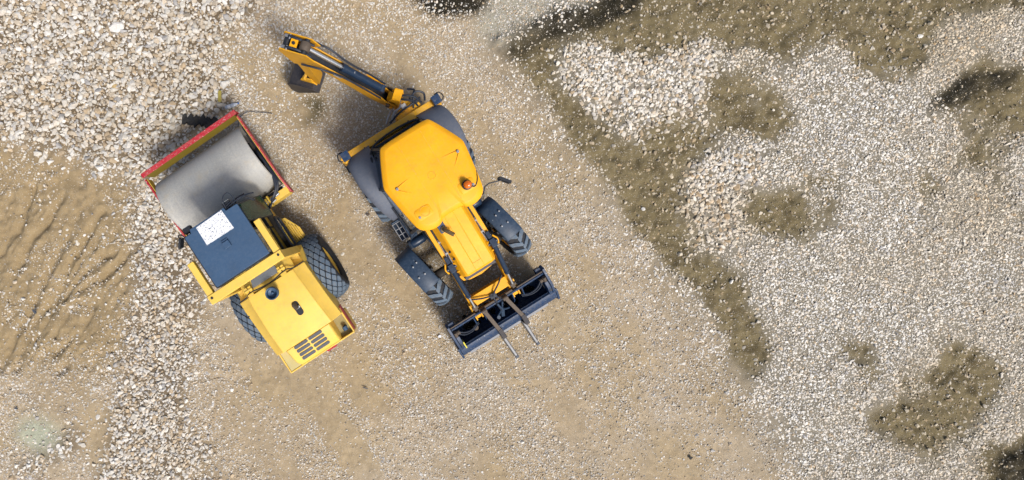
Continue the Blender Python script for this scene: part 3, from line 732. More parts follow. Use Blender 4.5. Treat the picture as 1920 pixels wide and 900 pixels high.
    q = MB(); q.box(-.24, .24, -.50, -.05, 1.62, 1.74); q.box(-.23, .23, -.58, -.47, 1.70, 2.25); q.box(-.15, .15, -.42, -.12, 1.24, 1.62)
    rr(q, 'seat', M['seat'], bevel=.03)
    q = MB(); ring = [(.17 * math.cos(a), .12 + .16 * math.sin(a), 2.02 + .06 * math.sin(a)) for a in [2 * math.pi * k / 24 for k in range(25)]]
    q.tube(ring, .014, 6); q.cyl((0, .12, 2.0), (0, .22, 1.3), .03); q.beam((-.16, .12, 2.01), (.16, .12, 2.01), .02, .02)
    rr(q, 'steering_wheel', M['black'], bevel=0)
    # roof slab with sticker and a small hatch
    q = MB()
    q.loft([[(x, y, 2.815) for x, y in roundrect(0.045, -.195, 1.05, .99, .02, 2)], [(x, y, 2.85) for x, y in roundrect(0.045, -.195, 1.07, 1.01, .02, 2)], [(x, y, 2.878) for x, y in roundrect(0.045, -.195, 1.055, .995, .02, 2)]])
    roof = rr(q, 'roof', M['blue_roof'], bevel=.004)
    q = MB(); q.loft([[(-.36, .28, 2.80), (.36, .28, 2.80), (.34, .375, 2.80), (-.34, .375, 2.80)], [(-.36, .28, 2.878), (.36, .28, 2.878), (.34, .372, 2.870), (-.34, .372, 2.870)]]); rr(q, 'visor', M['blue_roof'], roof, bevel=.006)
    W_ = [(-0.225, 0.337), (0.295, 0.355), (0.31, -0.015), (-0.23, -0.013)]
    q = MB(); q.loft([[(x, y, 2.8795) for x, y in W_], [(x, y, 2.8825) for x, y in W_]])
    tag(rr(q, 'sticker', M['white_paint'], roof, bevel=0), 'white peeling sticker with dark flecks')
    q = MB(); q.box(-.005, .125, -.245, -.125, 2.879, 2.925); q.box(.0, .12, -.125, -.085, 2.879, 2.90)
    rr(q, 'hatch', M['blue_roof'], roof, bevel=.01)
    # lamps and mirrors along the front edge
    for x in (-.42, .39):
        q = MB(); q.box(x - .075, x + .075, .36, .47, 2.66, 2.76); q.beam((x, .30, 2.70), (x, .38, 2.70), .03, .03)
        wl = rr(q, 'work_lamp', M['black'], bevel=.02)
        q = MB(); q.box(x - .06, x + .06, .470, .476, 2.67, 2.75); rr(q, 'lens', M['lens'], wl, bevel=0)
    for s, x in ((-1, -.55), (1, .55)):
        q = MB(); q.tube(curve([(x * .92, .30, 2.74), (x * 1.05, .42, 2.72), (x * 1.22, .42, 2.60), (x * 1.26, .38, 2.40)], 5), .012, 6)
        q.beam((x * 1.22, .40, 2.52), (x * 1.42, .26, 2.50), .035, .16)
        rr(q, 'mirror', M['black'], bevel=.012)
    q = MB()
    q.tube(curve([(.36, .34, 2.82), (.40, .50, 2.86), (.52, .56, 2.84), (.56, .44, 2.80), (.50, .33, 2.78)], 6), .009, 6)
    q.tube(curve([(.30, .33, 2.80), (.55, .37, 2.80), (.75, .38, 2.72), (.85, .36, 2.62)], 6), .013, 6)
    q.tube(curve([(.28, .36, 2.78), (.5, .41, 2.77), (.72, .42, 2.68)], 6), .013, 6)
    rr(q, 'cable', M['hose'], bevel=0)
    # rollover frame: rear cross bar, two forward arms, posts
    q = MB(); q.box(-.74, .74, -.90, -.735, 2.66, 2.82)
    for s in (-1, 1):
        q.box(s * .615, s * .735, -.735, -.09, 2.69, 2.80)
        q.box(s * .60, s * .74, -.898, -.745, 1.15, 2.66)
    rf = rr(q, 'rollover_frame', M['roller_yellow'], bevel=.012)
    for s in (-1, 1):
        q = MB(); q.cyl((s * .672, -.80, 2.81), (s * .672, -.80, 2.836), .022, n=8); rr(q, 'bolt', M['black'], rf, bevel=0)
    # door guard / step with slots on the right, battery door
    for s in (-1, 1):
        q = MB()
        poly = [(s * .60, -.06), (s * .74, -.08), (s * .90, -.42), (s * .90, -.62), (s * .60, -.74)]
        q.loft([[(x, y, .86) for x, y in poly], [(x, y, .90) for x, y in poly]])
        for k in range(5): q.beam((s * (.66 + .045 * k), -.12 - .06 * k, .93), (s * (.66 + .045 * k), -.66, .93), .018, .06)
        rr(q, 'step', M['roller_yellow_worn'], bevel=.004)
        q = MB()
        rings = []
        for t in range(24):
            a = 2 * math.pi * t / 24; rings.append((s * .70, -.40 + .36 * math.copysign(abs(math.cos(a)) ** .5, math.cos(a)), 1.42 + .20 * math.copysign(abs(math.sin(a)) ** .5, math.sin(a))))
        q.tube(rings + [rings[0]], .026, 8)
        dr = rr(q, 'door_seal', M['black'], bevel=0)
        q = MB(); q.box(s * .692, s * .698, -.73, -.07, 1.24, 1.60); rr(q, 'door_glass', M['glass'], dr, bevel=0)
    # rear deck between cab and hood
    q = MB(); q.loft([[(-.56, -.74, 1.60), (.56, -.74, 1.60), (.56, -1.09, 1.74), (-.56, -1.09, 1.74)], [(-.56, -.74, 1.66), (.56, -.74, 1.66), (.56, -1.09, 1.80), (-.56, -1.09, 1.80)]])
    q.box(-.70, .70, -1.10, -.74, 1.0, 1.58)
    rr(q, 'rear_deck', M['roller_yellow'])
    q = MB(); q.loft([[(-.30, -.79, 1.70), (.22, -.79, 1.70), (.26, -1.0, 1.79), (-.34, -1.0, 1.79)], [(-.30, -.79, 1.715), (.22, -.79, 1.715), (.26, -1.0, 1.805), (-.34, -1.0, 1.805)]])
    rr(q, 'deck_window', M['steel'])
    # hood: flat spine with sloping shoulders, falling to the tail
    def sec(y, wt, ws, zt, zs, zb):
        return [(-ws, y, zb), (-ws, y, zs), (-wt - .02, y, zt - .03), (-wt, y, zt), (-wt * .5, y, zt + .012), (0, y, zt + .016), (wt * .5, y, zt + .012), (wt, y, zt), (wt + .02, y, zt - .03), (ws, y, zs), (ws, y, zb)]
    q = MB()
    q.loft([sec(-1.10, .50, .74, 1.84, 1.70, 1.05), sec(-1.30, .515, .745, 1.86, 1.70, 1.05), sec(-1.9, .54, .75, 1.82, 1.62, 1.05), sec(-2.36, .555, .76, 1.72, 1.50, 1.05)])
    hood = rr(q, 'hood', M['roller_yellow'], bevel=.015)
    q = MB(); q.loft([sec(-2.362, .48, .50, 1.718, 1.66, 1.0), sec(-2.66, .46, .485, 1.64, 1.55, 1.0), sec(-2.78, .44, .47, 1.50, 1.40, 1.0)])
    rr(q, 'hood_tail', M['roller_yellow'], hood, bevel=.015)
    q = MB(); q.box(-.76, -.47, -1.42, -1.40, 1.69, 1.712); rr(q, 'panel_joint', M['black'], hood, bevel=0)
    # seam along the front edge of the hood
    q = MB(); q.tube(curve([(-.74, -1.09, 1.72), (-.52, -1.085, 1.85), (-.40, -1.04, 1.86), (0, -1.09, 1.872), (.38, -1.04, 1.86), (.52, -1.085, 1.85), (.74, -1.09, 1.72)], 6), .012, 6)
    rr(q, 'hood_seal', M['black'], hood, bevel=0)
    for x in (-.40, .34):
        q = MB()
        for dx in (-.05, .03):
            q.box(x + dx - .03, x + dx + .03, -1.05, -.92, 1.80, 1.865)
        q.cyl((x - .09, -.985, 1.86), (x + .07, -.985, 1.86), .024, n=10); q.box(x - .07, x + .05, -1.11, -1.06, 1.868, 1.885)
        rr(q, 'hinge', M['roller_yellow_worn'], hood, bevel=.004)
    # slotted grille, two columns of four
    for cx in (-.175, .150):
        for k in range(4):
            y = -2.405 - k * .088; x = cx + .0 * k
            zt = 1.72 + .008 - (-2.36 - y) * (.08 / .30) + .01
            q = MB(); sh = roundrect(x, y, .30, .060, .028, 4)
            q.loft([[(a, b, zt - .012 - (y - b) * .26) for a, b in sh], [(a, b, zt + .006 - (y - b) * .26) for a, b in sh]])
            rr(q, 'grille_slot', M['grille_grey'], hood, bevel=0)
    # pre-cleaner bowl
    q = MB(); q.lathe([(.085, 1.86), (.085, 1.98), (.118, 2.0), (.122, 2.10), (.112, 2.12), (.098, 2.115), (.085, 2.03), (.03, 2.01), (.02, 2.05), (.005, 2.055)], c=(.0, -1.28, 0), n=30)
    rr(q, 'air_cleaner', M['blue_roof'], bevel=0)
    # exhaust in its oblong slot
    sl = [(.19 + a, -1.78 + b) for a, b in roundrect(0, 0, .125, .30, .06, 5)]
    q = MB(); q.loft([[(x, y, 1.78) for x, y in sl], [(x, y, 1.852) for x, y in sl]]); rr(q, 'exhaust_slot', M['black'], hood, bevel=0)
    q = MB(); q.tube([(.17, -1.66, 1.80), (.17, -1.70, 1.87), (.19, -1.79, 1.89)], .052, 14); rr(q, 'exhaust_pipe', M['rust'], hood, bevel=0)
    q = MB(); q.cyl((.14, -1.77, 1.885), (.25, -1.765, 1.875), .028, n=14); rr(q, 'exhaust_flap', M['steel'], hood, bevel=0)
    # tail with lamp pockets and red reflectors
    q = MB(); q.box(-.76, .76, -2.80, -2.36, .80, 1.24)
    for s in (-1, 1): q.box(s * .735, s * .765, -2.80, -2.25, 1.24, 1.40)
    q.box(-.76, .76, -2.825, -2.795, .95, 1.40)
    tail = rr(q, 'tail_block', M['roller_yellow'], bevel=.01)
    q = MB(); q.box(.49, .733, -2.79, -2.365, 1.243, 1.262); rr(q, 'lamp_tray', M['olive'], tail, bevel=0)
    q = MB(); q.box(-.733, -.49, -2.79, -2.365, 1.243, 1.392); rr(q, 'lamp_cover', M['tan_tray'], tail, bevel=.01)
    q = MB(); q.cyl((.63, -2.64, 1.262), (.63, -2.64, 1.33), .035); q.cyl((.63, -2.70, 1.35), (.63, -2.62, 1.35), .05, n=16)
    rr(q, 'tail_lamp', M['blue_roof'], tail, bevel=0)
    q = MB(); q.box(.767, .778, -2.78, -2.22, 1.16, 1.36); rr(q, 'reflector', M['red'], tail)
    q = MB(); q.loft([[(-.12, -2.83, .70), (.14, -2.83, .70), (.03, -2.83, .95)], [(-.12, -2.98, .62), (.14, -2.98, .62), (.03, -2.95, .70)]]); rr(q, 'tow_hook', M['red'], tail)
    q = MB(); q.box(-.84, -.76, -2.36, -2.22, 1.05, 1.12); q.cyl((-.82, -2.30, 1.0), (-.82, -2.30, 1.16), .025, n=8); rr(q, 'side_latch', M['olive'], tail)
    # rear fenders beside the posts
    for s in (-1, 1):
        q = MB()
        q.loft([[(s * .50, -.93, 1.60), (s * .70, -.93, 1.50), (s * .80, -.80, 1.36), (s * .80, -.76, 1.30), (s * .50, -.76, 1.30)],
                [(s * .50, -1.095, 1.66), (s * .74, -1.095, 1.66), (s * .76, -1.095, 1.50), (s * .76, -1.095, 1.30), (s * .50, -1.095, 1.30)]])
        rr(q, 'rear_fender', M['roller_yellow'], bevel=.01)
    # wheels
    for s in (-1, 1):
        add_wheel(T, (s * .80 + .02, -1.38, .735), R(-0.8), diamond_tyre(.745, .56), rim_mesh(.745, .56, s), M['roller_yellow'], [M['rubber'], M['lug']])
build_roller()

# ------------------------------------------------------------------ backhoe loader
hoe = empty('backhoe_loader', (1.027, 0.043, 0.02), R(-148))
tag(hoe, 'yellow backhoe loader with its digging arm swung out behind and pallet forks in front', 'backhoe loader')

def build_hoe():
    T = hoe
    def B(mb, n, m, p=T, bevel=0.008, **k): return mb.build(n, m, p, bevel=bevel, **k)
    # ---- chassis
    q = MB(); q.box(-.30, .30, -2.0, 1.25, .55, .95); q.box(-.55, .55, -1.95, -.25, .60, 1.10); q.cyl((-.85, -1.33, .78), (.85, -1.33, .78), .14); q.cyl((-.85, .98, .60), (.85, .98, .60), .10)
    q.box(-.36, .36, .75, 1.2, .45, .62)
    B(q, 'chassis', M['chassis'])
    # ---- wheels
    for s in (-1, 1):
        add_wheel(T, (s * .945, -1.33, .765), 0, chevron_tyre(.78, .42, 20), rim_mesh(.78, .42, s), M['yellow'], [M['rubber'], M['lug']])
        st = R(11.5)
        add_wheel(T, (s * .985 + .0, .98, .60), st, chevron_tyre(.62, .40, 17), rim_mesh(.62, .40, s), M['yellow'], [M['rubber'], M['lug']])
        # front fender: flat top bent down at both ends, turning with the wheel
        q = MB()
        A = Matrix.Translation((s * .985, .98, .60)) @ Matrix.Rotation(st, 4, 'Z')
        prof = [(-.86, .36), (-.80, .52), (-.70, .605), (-.35, .665), (-.02, .675), (.06, .645)]
        rings = []
        for y, z in prof:
            rings.append([A @ Vector((x, y, z + dz)) for x, dz in ((-.20, -.08), (-.20, -.02), (-.17, 0), (.17, 0), (.20, -.02), (.20, -.08), (.19, -.08), (.185, -.025), (-.185, -.025), (-.19, -.08))])
        q.loft(rings)
        ff = B(q, 'front_fender', M['fender_dark'], bevel=.01)
        for bx, by in ((-.09, -.52), (.02, -.50), (.08, -.26), (-.06, -.24)):
            q = MB(); p = A @ Vector((bx, by, .625 + .08 * (by + .7) )); q.cyl(p, p + Vector((0, 0, .045)), .017, n=8)
            B(q, 'bolt', M['steel'], ff, bevel=0)
        q = MB(); p = A @ Vector((-s * .24, -.2, .10)); q.beam(p, A @ Vector((-s * .22, -.2, .60)), .06, .04); q.beam(A @ Vector((-s * .22, -.2, .57)), A @ Vector((0, -.2, .57)), .05, .03)
        B(q, 'bracket', M['black'], ff)
        # rear fender: a broad arched sheet from the rear window round to the step
        q = MB(); rings = []
        for k in range(15):
            t = k / 14; a = R(150 - 128 * t)
            y = -1.33 + .88 * math.cos(a); z = .80 + .80 * math.sin(a)
            xo = 1.165 - .09 * (1 - min(1, t * 3)) ** 2 - .22 * max(0, (t - .42) / .58) ** 1.3
            xi = .56 + .16 * min(1, t * 1.5)
            rings.append([(s * xi, y, z + .05), (s * (xo - .10), y, z + .03), (s * (xo - .03), y, z + .0), (s * xo, y, z - .05), (s * (xo - .02), y, z - .05), (s * (xo - .05), y, z - .015), (s * (xo - .11), y, z + .01), (s * xi, y, z + .03)])
        q.loft(rings)
        B(q, 'rear_fender', M['fender_grey'], bevel=0, angle=60)
    # ---- cab: waist ring and roof ring, glass between dark pillars
    waist = [(.56, -1.93), (.86, -1.18), (.76, -.12), (-.76, -.12), (-.86, -1.18), (-.56, -1.93)]
    head = [(.40, -1.60), (.69, -1.04), (.54, -.22), (-.54, -.22), (-.69, -1.04), (-.40, -1.60)]
    wz, hz = 1.42, 2.72
    q = MB()
    q.loft([[(x, y, .85) for x, y in [(.56, -1.80), (.70, -1.18), (.66, -.12), (-.66, -.12), (-.70, -1.18), (-.56, -1.80)]], [(x, y, .92) for x, y in [(.56, -1.80), (.70, -1.18), (.66, -.12), (-.66, -.12), (-.70, -1.18), (-.56, -1.80)]]])
    B(q, 'cab_floor', M['cab_floor'])
    q = MB()
    for k in range(6):
        a, b = waist[k], head[k]; q.beam((*a, wz), (*b, hz), .06, .06)
        a2, b2 = waist[(k + 1) % 6], head[(k + 1) % 6]
        q.beam((*a, wz), (*a2, wz), .06, .05); q.beam((*b, hz), (*b2, hz), .05, .05)
        lo = ((a[0] * .97, a[1] * .985 - .0, .9)); q.beam((*a, wz), lo, .06, .06)
    cf = B(q, 'cab_frame', M['black'], bevel=.01)
    for k in range(6):
        a, b = Vector((*waist[k], wz)), Vector((*head[k], hz)); a2, b2 = Vector((*waist[(k + 1) % 6], wz)), Vector((*head[(k + 1) % 6], hz))
        def L(u, v): return (a.lerp(a2, u)).lerp(b.lerp(b2, u), v)
        n = (a2 - a).cross(b - a).normalized() * .006
        c = [L(.05, .03), L(.95, .03), L(.95, .97), L(.05, .97)]
        q = MB(); q.loft([[p - n for p in c], [p + n for p in c]]); B(q, 'window', M['glass'], bevel=0)
        if k != 2:
            c = [Vector((p.x * .985, p.y * .99, z)) for p, z in ((a, .93), (a2, .93), (a2, wz - .03), (a, wz - .03))]
            q = MB(); q.loft([[p - n for p in c], [p + n for p in c]]); B(q, 'window', M['glass'], bevel=0)
    q = MB(); q.tube(curve([(.64, -1.86, 1.52), (.45, -1.98, 1.54), (0, -2.02, 1.54), (-.45, -1.98, 1.54), (-.64, -1.86, 1.52)], 6), .022, 8)
    q.tube([(.66, -1.80, 1.55), (.80, -1.26, 1.58), (.83, -1.12, 1.5)], .02, 8)
    B(q, 'window_seal', M['black'], cf, bevel=0)
    q = MB(); q.tube([(.70, -1.50, 1.60), (.76, -1.28, 1.62), (.80, -1.15, 1.60)], .014, 6); B(q, 'handrail', M['steel'], cf, bevel=0)
    q = MB(); q.box(-.26, .26, -1.25, -.75, 1.30, 1.44); q.box(-.25, .25, -.82, -.70, 1.40, 2.0); q.box(-.16, .16, -1.15, -.85, .92, 1.30)
    B(q, 'seat', M['seat'], bevel=.04)
    q = MB(); q.tube([(.19 * math.cos(a), -.38 + .16 * math.sin(a), 1.72 + .08 * math.sin(a)) for a in [2 * math.pi * k / 20 for k in range(21)]], .015, 6); q.cyl((0, -.38, 1.71), (0, -.25, .95), .04); q.beam((-.17, -.38, 1.72), (.17, -.38, 1.72), .025, .02)
    B(q, 'steering_wheel', M['black'], bevel=0)
    # ---- roof
    base = [(.44, -1.70), (.52, -1.635), (.79, -1.09), (.795, -.98), (.68, -.24), (.63, -.13), (.54, -.06), (.42, -.025), (.30, -.03), (.24, -.06), (.20, -.115),
            (-.20, -.115), (-.24, -.06), (-.30, -.03), (-.42, -.025), (-.54, -.06), (-.63, -.13), (-.68, -.24), (-.795, -.98), (-.79, -1.09), (-.52, -1.635), (-.44, -1.70)]
    for cut in (.22, .24):
        nb = []
        for i in range(len(base)):
            (xa, ya), (xb, yb) = base[i], base[(i + 1) % len(base)]
            nb += [(xa + (xb - xa) * cut, ya + (yb - ya) * cut), (xb + (xa - xb) * cut, yb + (ya - yb) * cut)]
        base = nb
    def ring(k, z, o=.0):
        c = (0, -.88); return [(x * k, c[1] + (y - c[1]) * k, z) for x, y in base]
    q = MB(); q.loft([ring(.97, 2.735), ring(1.0, 2.755), ring(1.0, 2.80), ring(.99, 2.825), ring(.97, 2.842), ring(.90, 2.878), ring(.88, 2.884), ring(.45, 2.888)])
    roof = B(q, 'roof', M['yellow'], bevel=0, angle=22)
    q = MB()                                                    # raised centre panel of the roof pressing
    for x in (-.25, .20): q.beam((x, -1.56, 2.882), (x * .95, -.22, 2.884), .008, .014)
    B(q, 'roof_seam', M['yellow_worn'], roof, bevel=0)
    q = MB(); q.tube([(-.02 + .065 * math.cos(a), -.82 + .065 * math.sin(a), 2.888) for a in [2 * math.pi * k / 26 for k in range(27)]], .005, 6); B(q, 'roof_cap', M['yellow_worn'], roof, bevel=0)
    for s in (-1, 1):
        q = MB(); x0 = s * .60
        q.loft([[(x0 + s * .03, -.94, 2.87), (x0 - s * .26, -.985, 2.88), (x0 - s * .28, -1.00, 2.88)], [(x0 + s * .03, -.94, 2.910), (x0 - s * .26, -.975, 2.890), (x0 - s * .28, -.985, 2.890)]])
        q.loft([[(x0 + s * .03, -.93, 2.87), (x0 - s * .17, -.74, 2.88), (x0 - s * .16, -.73, 2.88)], [(x0 + s * .02, -.92, 2.910), (x0 - s * .17, -.75, 2.890), (x0 - s * .165, -.74, 2.890)]])
        B(q, 'roof_rib', M['yellow'], roof, bevel=0)
        q = MB(); q.cyl((x0, -.93, 2.87), (x0, -.93, 2.918), .026, n=14); B(q, 'bolt', M['steel'], roof, bevel=.004)
        sh = roundrect(s * .43, -.36, .30, .20, .05, 4)
        q = MB(); q.loft([[(x, y, 2.85) for x, y in sh], [(x, y, 2.888) for x, y in sh], [(s * .43 + (x - s * .43) * .94, -.36 + (y + .36) * .92, 2.894) for x, y in sh]])
        pad = B(q, 'lamp_pad', M['yellow'], roof, bevel=0)
        q = MB(); q.cyl((s * .53, -.32, 2.87), (s * .53, -.32, 2.908), .022, n=12); B(q, 'bolt', M['steel'], roof, bevel=0)
    q = MB(); q.tube([(.40 + .085 * math.cos(a), -.37 + .085 * math.sin(a), 2.893) for a in [2 * math.pi * k / 24 for k in range(25)]], .006, 6); B(q, 'lamp_socket', M['yellow_worn'], roof, bevel=0)
    q = MB(); q.lathe([(.085, 2.88), (.085, 2.955), (.07, 2.965), (.01, 2.967)], c=(-.43, -.37, 0), n=24); bb = B(q, 'beacon', M['black'], roof, bevel=0)
    q = MB(); q.lathe([(.066, 2.96), (.066, 3.03), (.055, 3.065), (.03, 3.082), (.005, 3.085)], c=(-.43, -.37, 0), n=24); B(q, 'beacon_dome', M['amber'], bb, bevel=0)
    q = MB(); q.tube(curve([(-.48, -.32, 2.93), (-.54, -.28, 2.90), (-.64, -.36, 2.87), (-.71, -.50, 2.82)], 5), .010, 6); B(q, 'beacon_cable', M['black'], bb, bevel=0)
    # ---- mirror arm on the far side
    q = MB(); q.tube([(-.62, -.10, 2.10), (-.72, -.06, 2.2), (-.80, -.16, 2.25), (-.90, -.17, 2.25), (-1.18, -.08, 2.22)], .014, 6)
    q.beam((-1.10, -.16, 2.22), (-1.24, .02, 2.22), .05, .22)
    B(q, 'mirror', M['black'], bevel=0)
    # ---- step, tank and battery boxes
    for s in (1, -1):
        q = MB()
        xs, ys = (.84, 1.02), (-.44, -.05)
        for k in range(3): q.tube([(s * (xs[0] + .09 * k), ys[0], .72), (s * (xs[0] + .09 * k), ys[1], .72)], .011, 6)
        for k in range(4): q.tube([(s * xs[0], ys[0] + .13 * k, .722), (s * xs[1], ys[0] + .13 * k, .722)], .011, 6)
        g_ = B(q, 'step', M['steel'], bevel=0)
        q = MB(); q.box(s * .66, s * .835, -.58, .02, .42, .96); q.box(s * .835, s * 1.03, -.46, -.03, .36, .40); q.box(s * .83, s * 1.03, -.50, -.455, .38, .84)
        B(q, 'tank', M['fender_dark'], bevel=.02)
    q = MB(); q.lathe([(.02, -.15), (.075, -.15), (.095, -.11), (.095, .14), (.08, .17), (.02, .17)], c=(.72, .11, .95), axis='x', n=20)
    B(q, 'air_filter', M['blue_cyl'], bevel=0)
    q = MB(); q.box(.52, .95, .02, .20, .50, .80); q.beam((.66, -.08, 1.30), (1.0, .10, .72), .02, .04); q.tube(curve([(.56, .04, 1.2), (.54, .2, 1.3), (.52, .42, 1.22), (.5, .7, 1.0)], 5), .02, 7)
    B(q, 'valve_block', M['fender_dark'], bevel=.01)
    q = MB(); q.lathe([(.02, -.13), (.08, -.13), (.10, -.10), (.10, .10), (.08, .13), (.02, .13)], c=(-.66, .06, 1.10), axis='x', n=20); q.box(-.58, -.42, -.05, .20, 1.0, 1.35)
    B(q, 'work_lamp', M['blue_cyl'], bevel=0)
    # ---- bonnet
    def sec(y, wt, wb, zt, zb):
        return [(-wb, y, zb), (-wb, y, zt - .22), (-wt - .015, y, zt - .04), (-wt + .02, y, zt), (-.10, y, zt + .004), (-.09, y, zt + .009), (.09, y, zt + .009), (.10, y, zt + .004), (wt - .02, y, zt), (wt + .015, y, zt - .04), (wb, y, zt - .22), (wb, y, zb)]
    q = MB(); q.loft([sec(-.13, .30, .40, 1.97, .95), sec(.0, .30, .40, 1.96, .95), sec(.5, .305, .40, 1.89, .95), sec(1.02, .31, .40, 1.79, .95), sec(1.12, .305, .38, 1.765, .95), sec(1.165, .29, .35, 1.71, .95)])
    hood = B(q, 'hood', M['yellow'], bevel=.012, angle=12)
    q = MB(); q.tube([(.085, .12, 1.950), (.085, .5, 1.901), (.085, .98, 1.809), (-.085, .98, 1.809), (-.085, .5, 1.901), (-.085, .12, 1.950)], .005, 5); B(q, 'hood_pressing', M['yellow_worn'], hood, bevel=0)
    q = MB(); q.box(-.33, .35, 1.168, 1.235, 1.0, 1.60); B(q, 'grille', M['grille_grey'], hood, bevel=.01)
    q = MB(); q.loft([[(-.40, 1.10, z) for z in ()] or [(-.41, 1.12, 1.34), (-.37, 1.20, 1.34), (-.25, 1.27, 1.34), (0, 1.31, 1.34), (.25, 1.29, 1.34), (.39, 1.24, 1.34), (.43, 1.12, 1.34), (.37, 1.12, 1.34), (.34, 1.20, 1.34), (.22, 1.24, 1.34), (0, 1.26, 1.34), (-.22, 1.235, 1.34), (-.34, 1.18, 1.34), (-.36, 1.12, 1.34)],
                       [(-.41, 1.12, 1.42), (-.37, 1.20, 1.42), (-.25, 1.27, 1.42), (0, 1.31, 1.42), (.25, 1.29, 1.42), (.39, 1.24, 1.42), (.43, 1.12, 1.42), (.37, 1.12, 1.42), (.34, 1.20, 1.42), (.22, 1.24, 1.42), (0, 1.26, 1.42), (-.22, 1.235, 1.42), (-.34, 1.18, 1.42), (-.36, 1.12, 1.42)]])
    B(q, 'grille_guard', M['yellow'], hood, bevel=.006)
    for yy in (.56, .72):
        q = MB(); q.cyl((.335, yy, 1.82 - .1 * yy + .04), (.352, yy, 1.85 - .1 * yy + .04), .024, n=12); B(q, 'latch', M['black'], hood, bevel=0)
    q = MB(); sh = roundrect(.235, .06, .14, .24, .02, 3); q.loft([[(x, y, 1.90) for x, y in sh], [(x, y, 1.972 - .08 * (y - .0)) for x, y in sh]]); B(q, 'exhaust_slot', M['blue_bucket'], hood, bevel=0)
    q = MB(); q.tube([(.22, .12, 1.95), (.22, .135, 2.03), (.20, .17, 2.07), (.15, .26, 2.12), (.125, .30, 2.13)], .040, 14); q.lathe([(.06, 1.94), (.06, 1.985), (.04, 1.99)], c=(.22, .12, 0), n=16)
    B(q, 'exhaust_pipe', M['bronze'], hood, bevel=0)
    # ---- loader arms
    for s in (-1, 1):
        x0, x1 = s * .42, s * .52
        pl = [(-.10, 1.66), (.40, 1.66), (.80, 1.62), (1.02, 1.50), (1.55, 1.05), (2.05, .72), (2.24, .62), (2.24, .48), (2.05, .52), (1.50, .82), (.95, 1.28), (.76, 1.40), (.40, 1.44), (-.10, 1.40)]
        q = MB(); q.prism(pl, lambda a, b, t: (t, a, b), x0, x1)
        arm = B(q, 'loader_arm', M['yellow'], bevel=.012)
        q = MB(); q.prism([(1.86, .86), (1.98, .80), (2.27, .63), (2.27, .44), (2.05, .50), (1.84, .66)], lambda a, b, t: (t, a, b), s * .525, s * .555); q.prism([(1.86, .86), (1.98, .80), (2.27, .63), (2.27, .44), (2.05, .50), (1.84, .66)], lambda a, b, t: (t, a, b), s * .385, s * .415)
        B(q, 'arm_cheek', M['yellow_worn'], arm, bevel=.004)
        q = MB(); q.cyl((s * .36, .86, 1.63), (s * .58, .86, 1.63), .045, n=14); q.box(s * .41, s * .53, .78, .95, 1.60, 1.73); q.box(s * .43, s * .51, .62, .78, 1.63, 1.70)
        B(q, 'pin', M['blue_cyl'], arm, bevel=.008)
        q = MB(); q.tube(curve([(s * .40, .80, 1.66), (s * .345, .86, 1.68), (s * .35, .98, 1.64), (s * .41, 1.0, 1.60)], 5), .018, 8); q.tube(curve([(s * .54, .74, 1.64), (s * .59, .84, 1.64), (s * .57, .94, 1.60)], 5), .018, 8)
        B(q, 'hose_guard', M['yellow'], arm, bevel=0)
        q = MB(); q.cyl((s * .47, .90, 1.64), (s * .465, 1.60, 1.19), .052, n=18); q.cyl((s * .465, 1.56, 1.215), (s * .465, 1.61, 1.184), .058, n=18)
        cy = B(q, 'hydraulic_cylinder', M['blue_cyl'], arm, bevel=0)
        q = MB(); q.cyl((s * .465, 1.60, 1.19), (s * .463, 1.90, 1.0), .026, n=14); B(q, 'piston_rod', M['chrome'], cy, bevel=0)
        q = MB(); q.cyl((s * .40, 1.92, .98), (s * .53, 1.92, .98), .04, n=12); q.beam((s * .463, 1.86, 1.0), (s * .463, 2.0, .90), .07, .06); B(q, 'rod_eye', M['rust'], cy, bevel=.004)
        # hydraulic pipes and dark channel lying along the inside of the arm
        q = MB(); q.beam((s * .405, -.12, 1.64), (s * .405, .30, 1.66), .075, .04)
        B(q, 'pipe_channel', M['seat'], arm, bevel=.004)
        for k in range(3):
            xx = s * (.375 + .022 * k)
            q = MB(); q.tube([(xx, .26, 1.685), (xx + s * .012, .55, 1.68), (xx + s * .03, .80, 1.655)], .0115, 8); B(q, 'hydraulic_pipe', [M['steel'], M['hose'], M['chrome']][k], arm, bevel=0)
        for yy in (.30, .55):
            q = MB(); q.box(s * .37, s * .435, yy, yy + .035, 1.66, 1.705); B(q, 'pipe_clamp', M['steel'], arm, bevel=.004)
    q = MB(); q.box(-.42, .42, 1.70, 1.92, .70, .93)
    cm = B(q, 'cross_member', M['yellow'], bevel=.015)
    q = MB(); q.tube(curve([(.44, 1.74, .98), (.25, 1.83, 1.0), (.06, 1.90, .98), (-.08, 2.02, .92), (-.10, 2.2, .80)], 6), .017, 8); q.tube(curve([(-.36, 1.62, 1.04), (-.20, 1.75, 1.02), (.0, 1.90, .98), (.02, 2.1, .90), (.0, 2.35, .70)], 6), .017, 8)
    q.box(-.06, .08, 1.86, 1.96, .935, .98)
    B(q, 'hydraulic_hose', M['hose'], cm, bevel=0)
    # ---- front bucket (clam type) with folding forks
    q = MB(); bk = [(2.06, .86), (2.09, .88), (2.12, .86), (2.16, .50), (2.28, .22), (2.45, .10), (2.60, .09), (2.60, .06), (2.43, .06), (2.24, .18), (2.11, .47)]
    q.prism(bk, lambda a, b, t: (t, a, b), -1.14, 1.14)
    bucket = B(q, 'loader_bucket', M['blue_bucket'], bevel=.006)
    q = MB(); jw = [(2.56, .62), (2.60, .66), (2.68, .64), (2.78, .54), (2.84, .36), (2.86, .14), (2.88, .08), (2.60, .06), (2.60, .085), (2.80, .12), (2.78, .34), (2.72, .48), (2.62, .56)]
    q.prism(jw, lambda a, b, t: (t, a, b), -1.20, 1.20)
    q.box(-1.14, 1.14, 2.555, 2.60, .56, .625)
    B(q, 'front_jaw', M['blue_bucket'], bucket, bevel=.008)
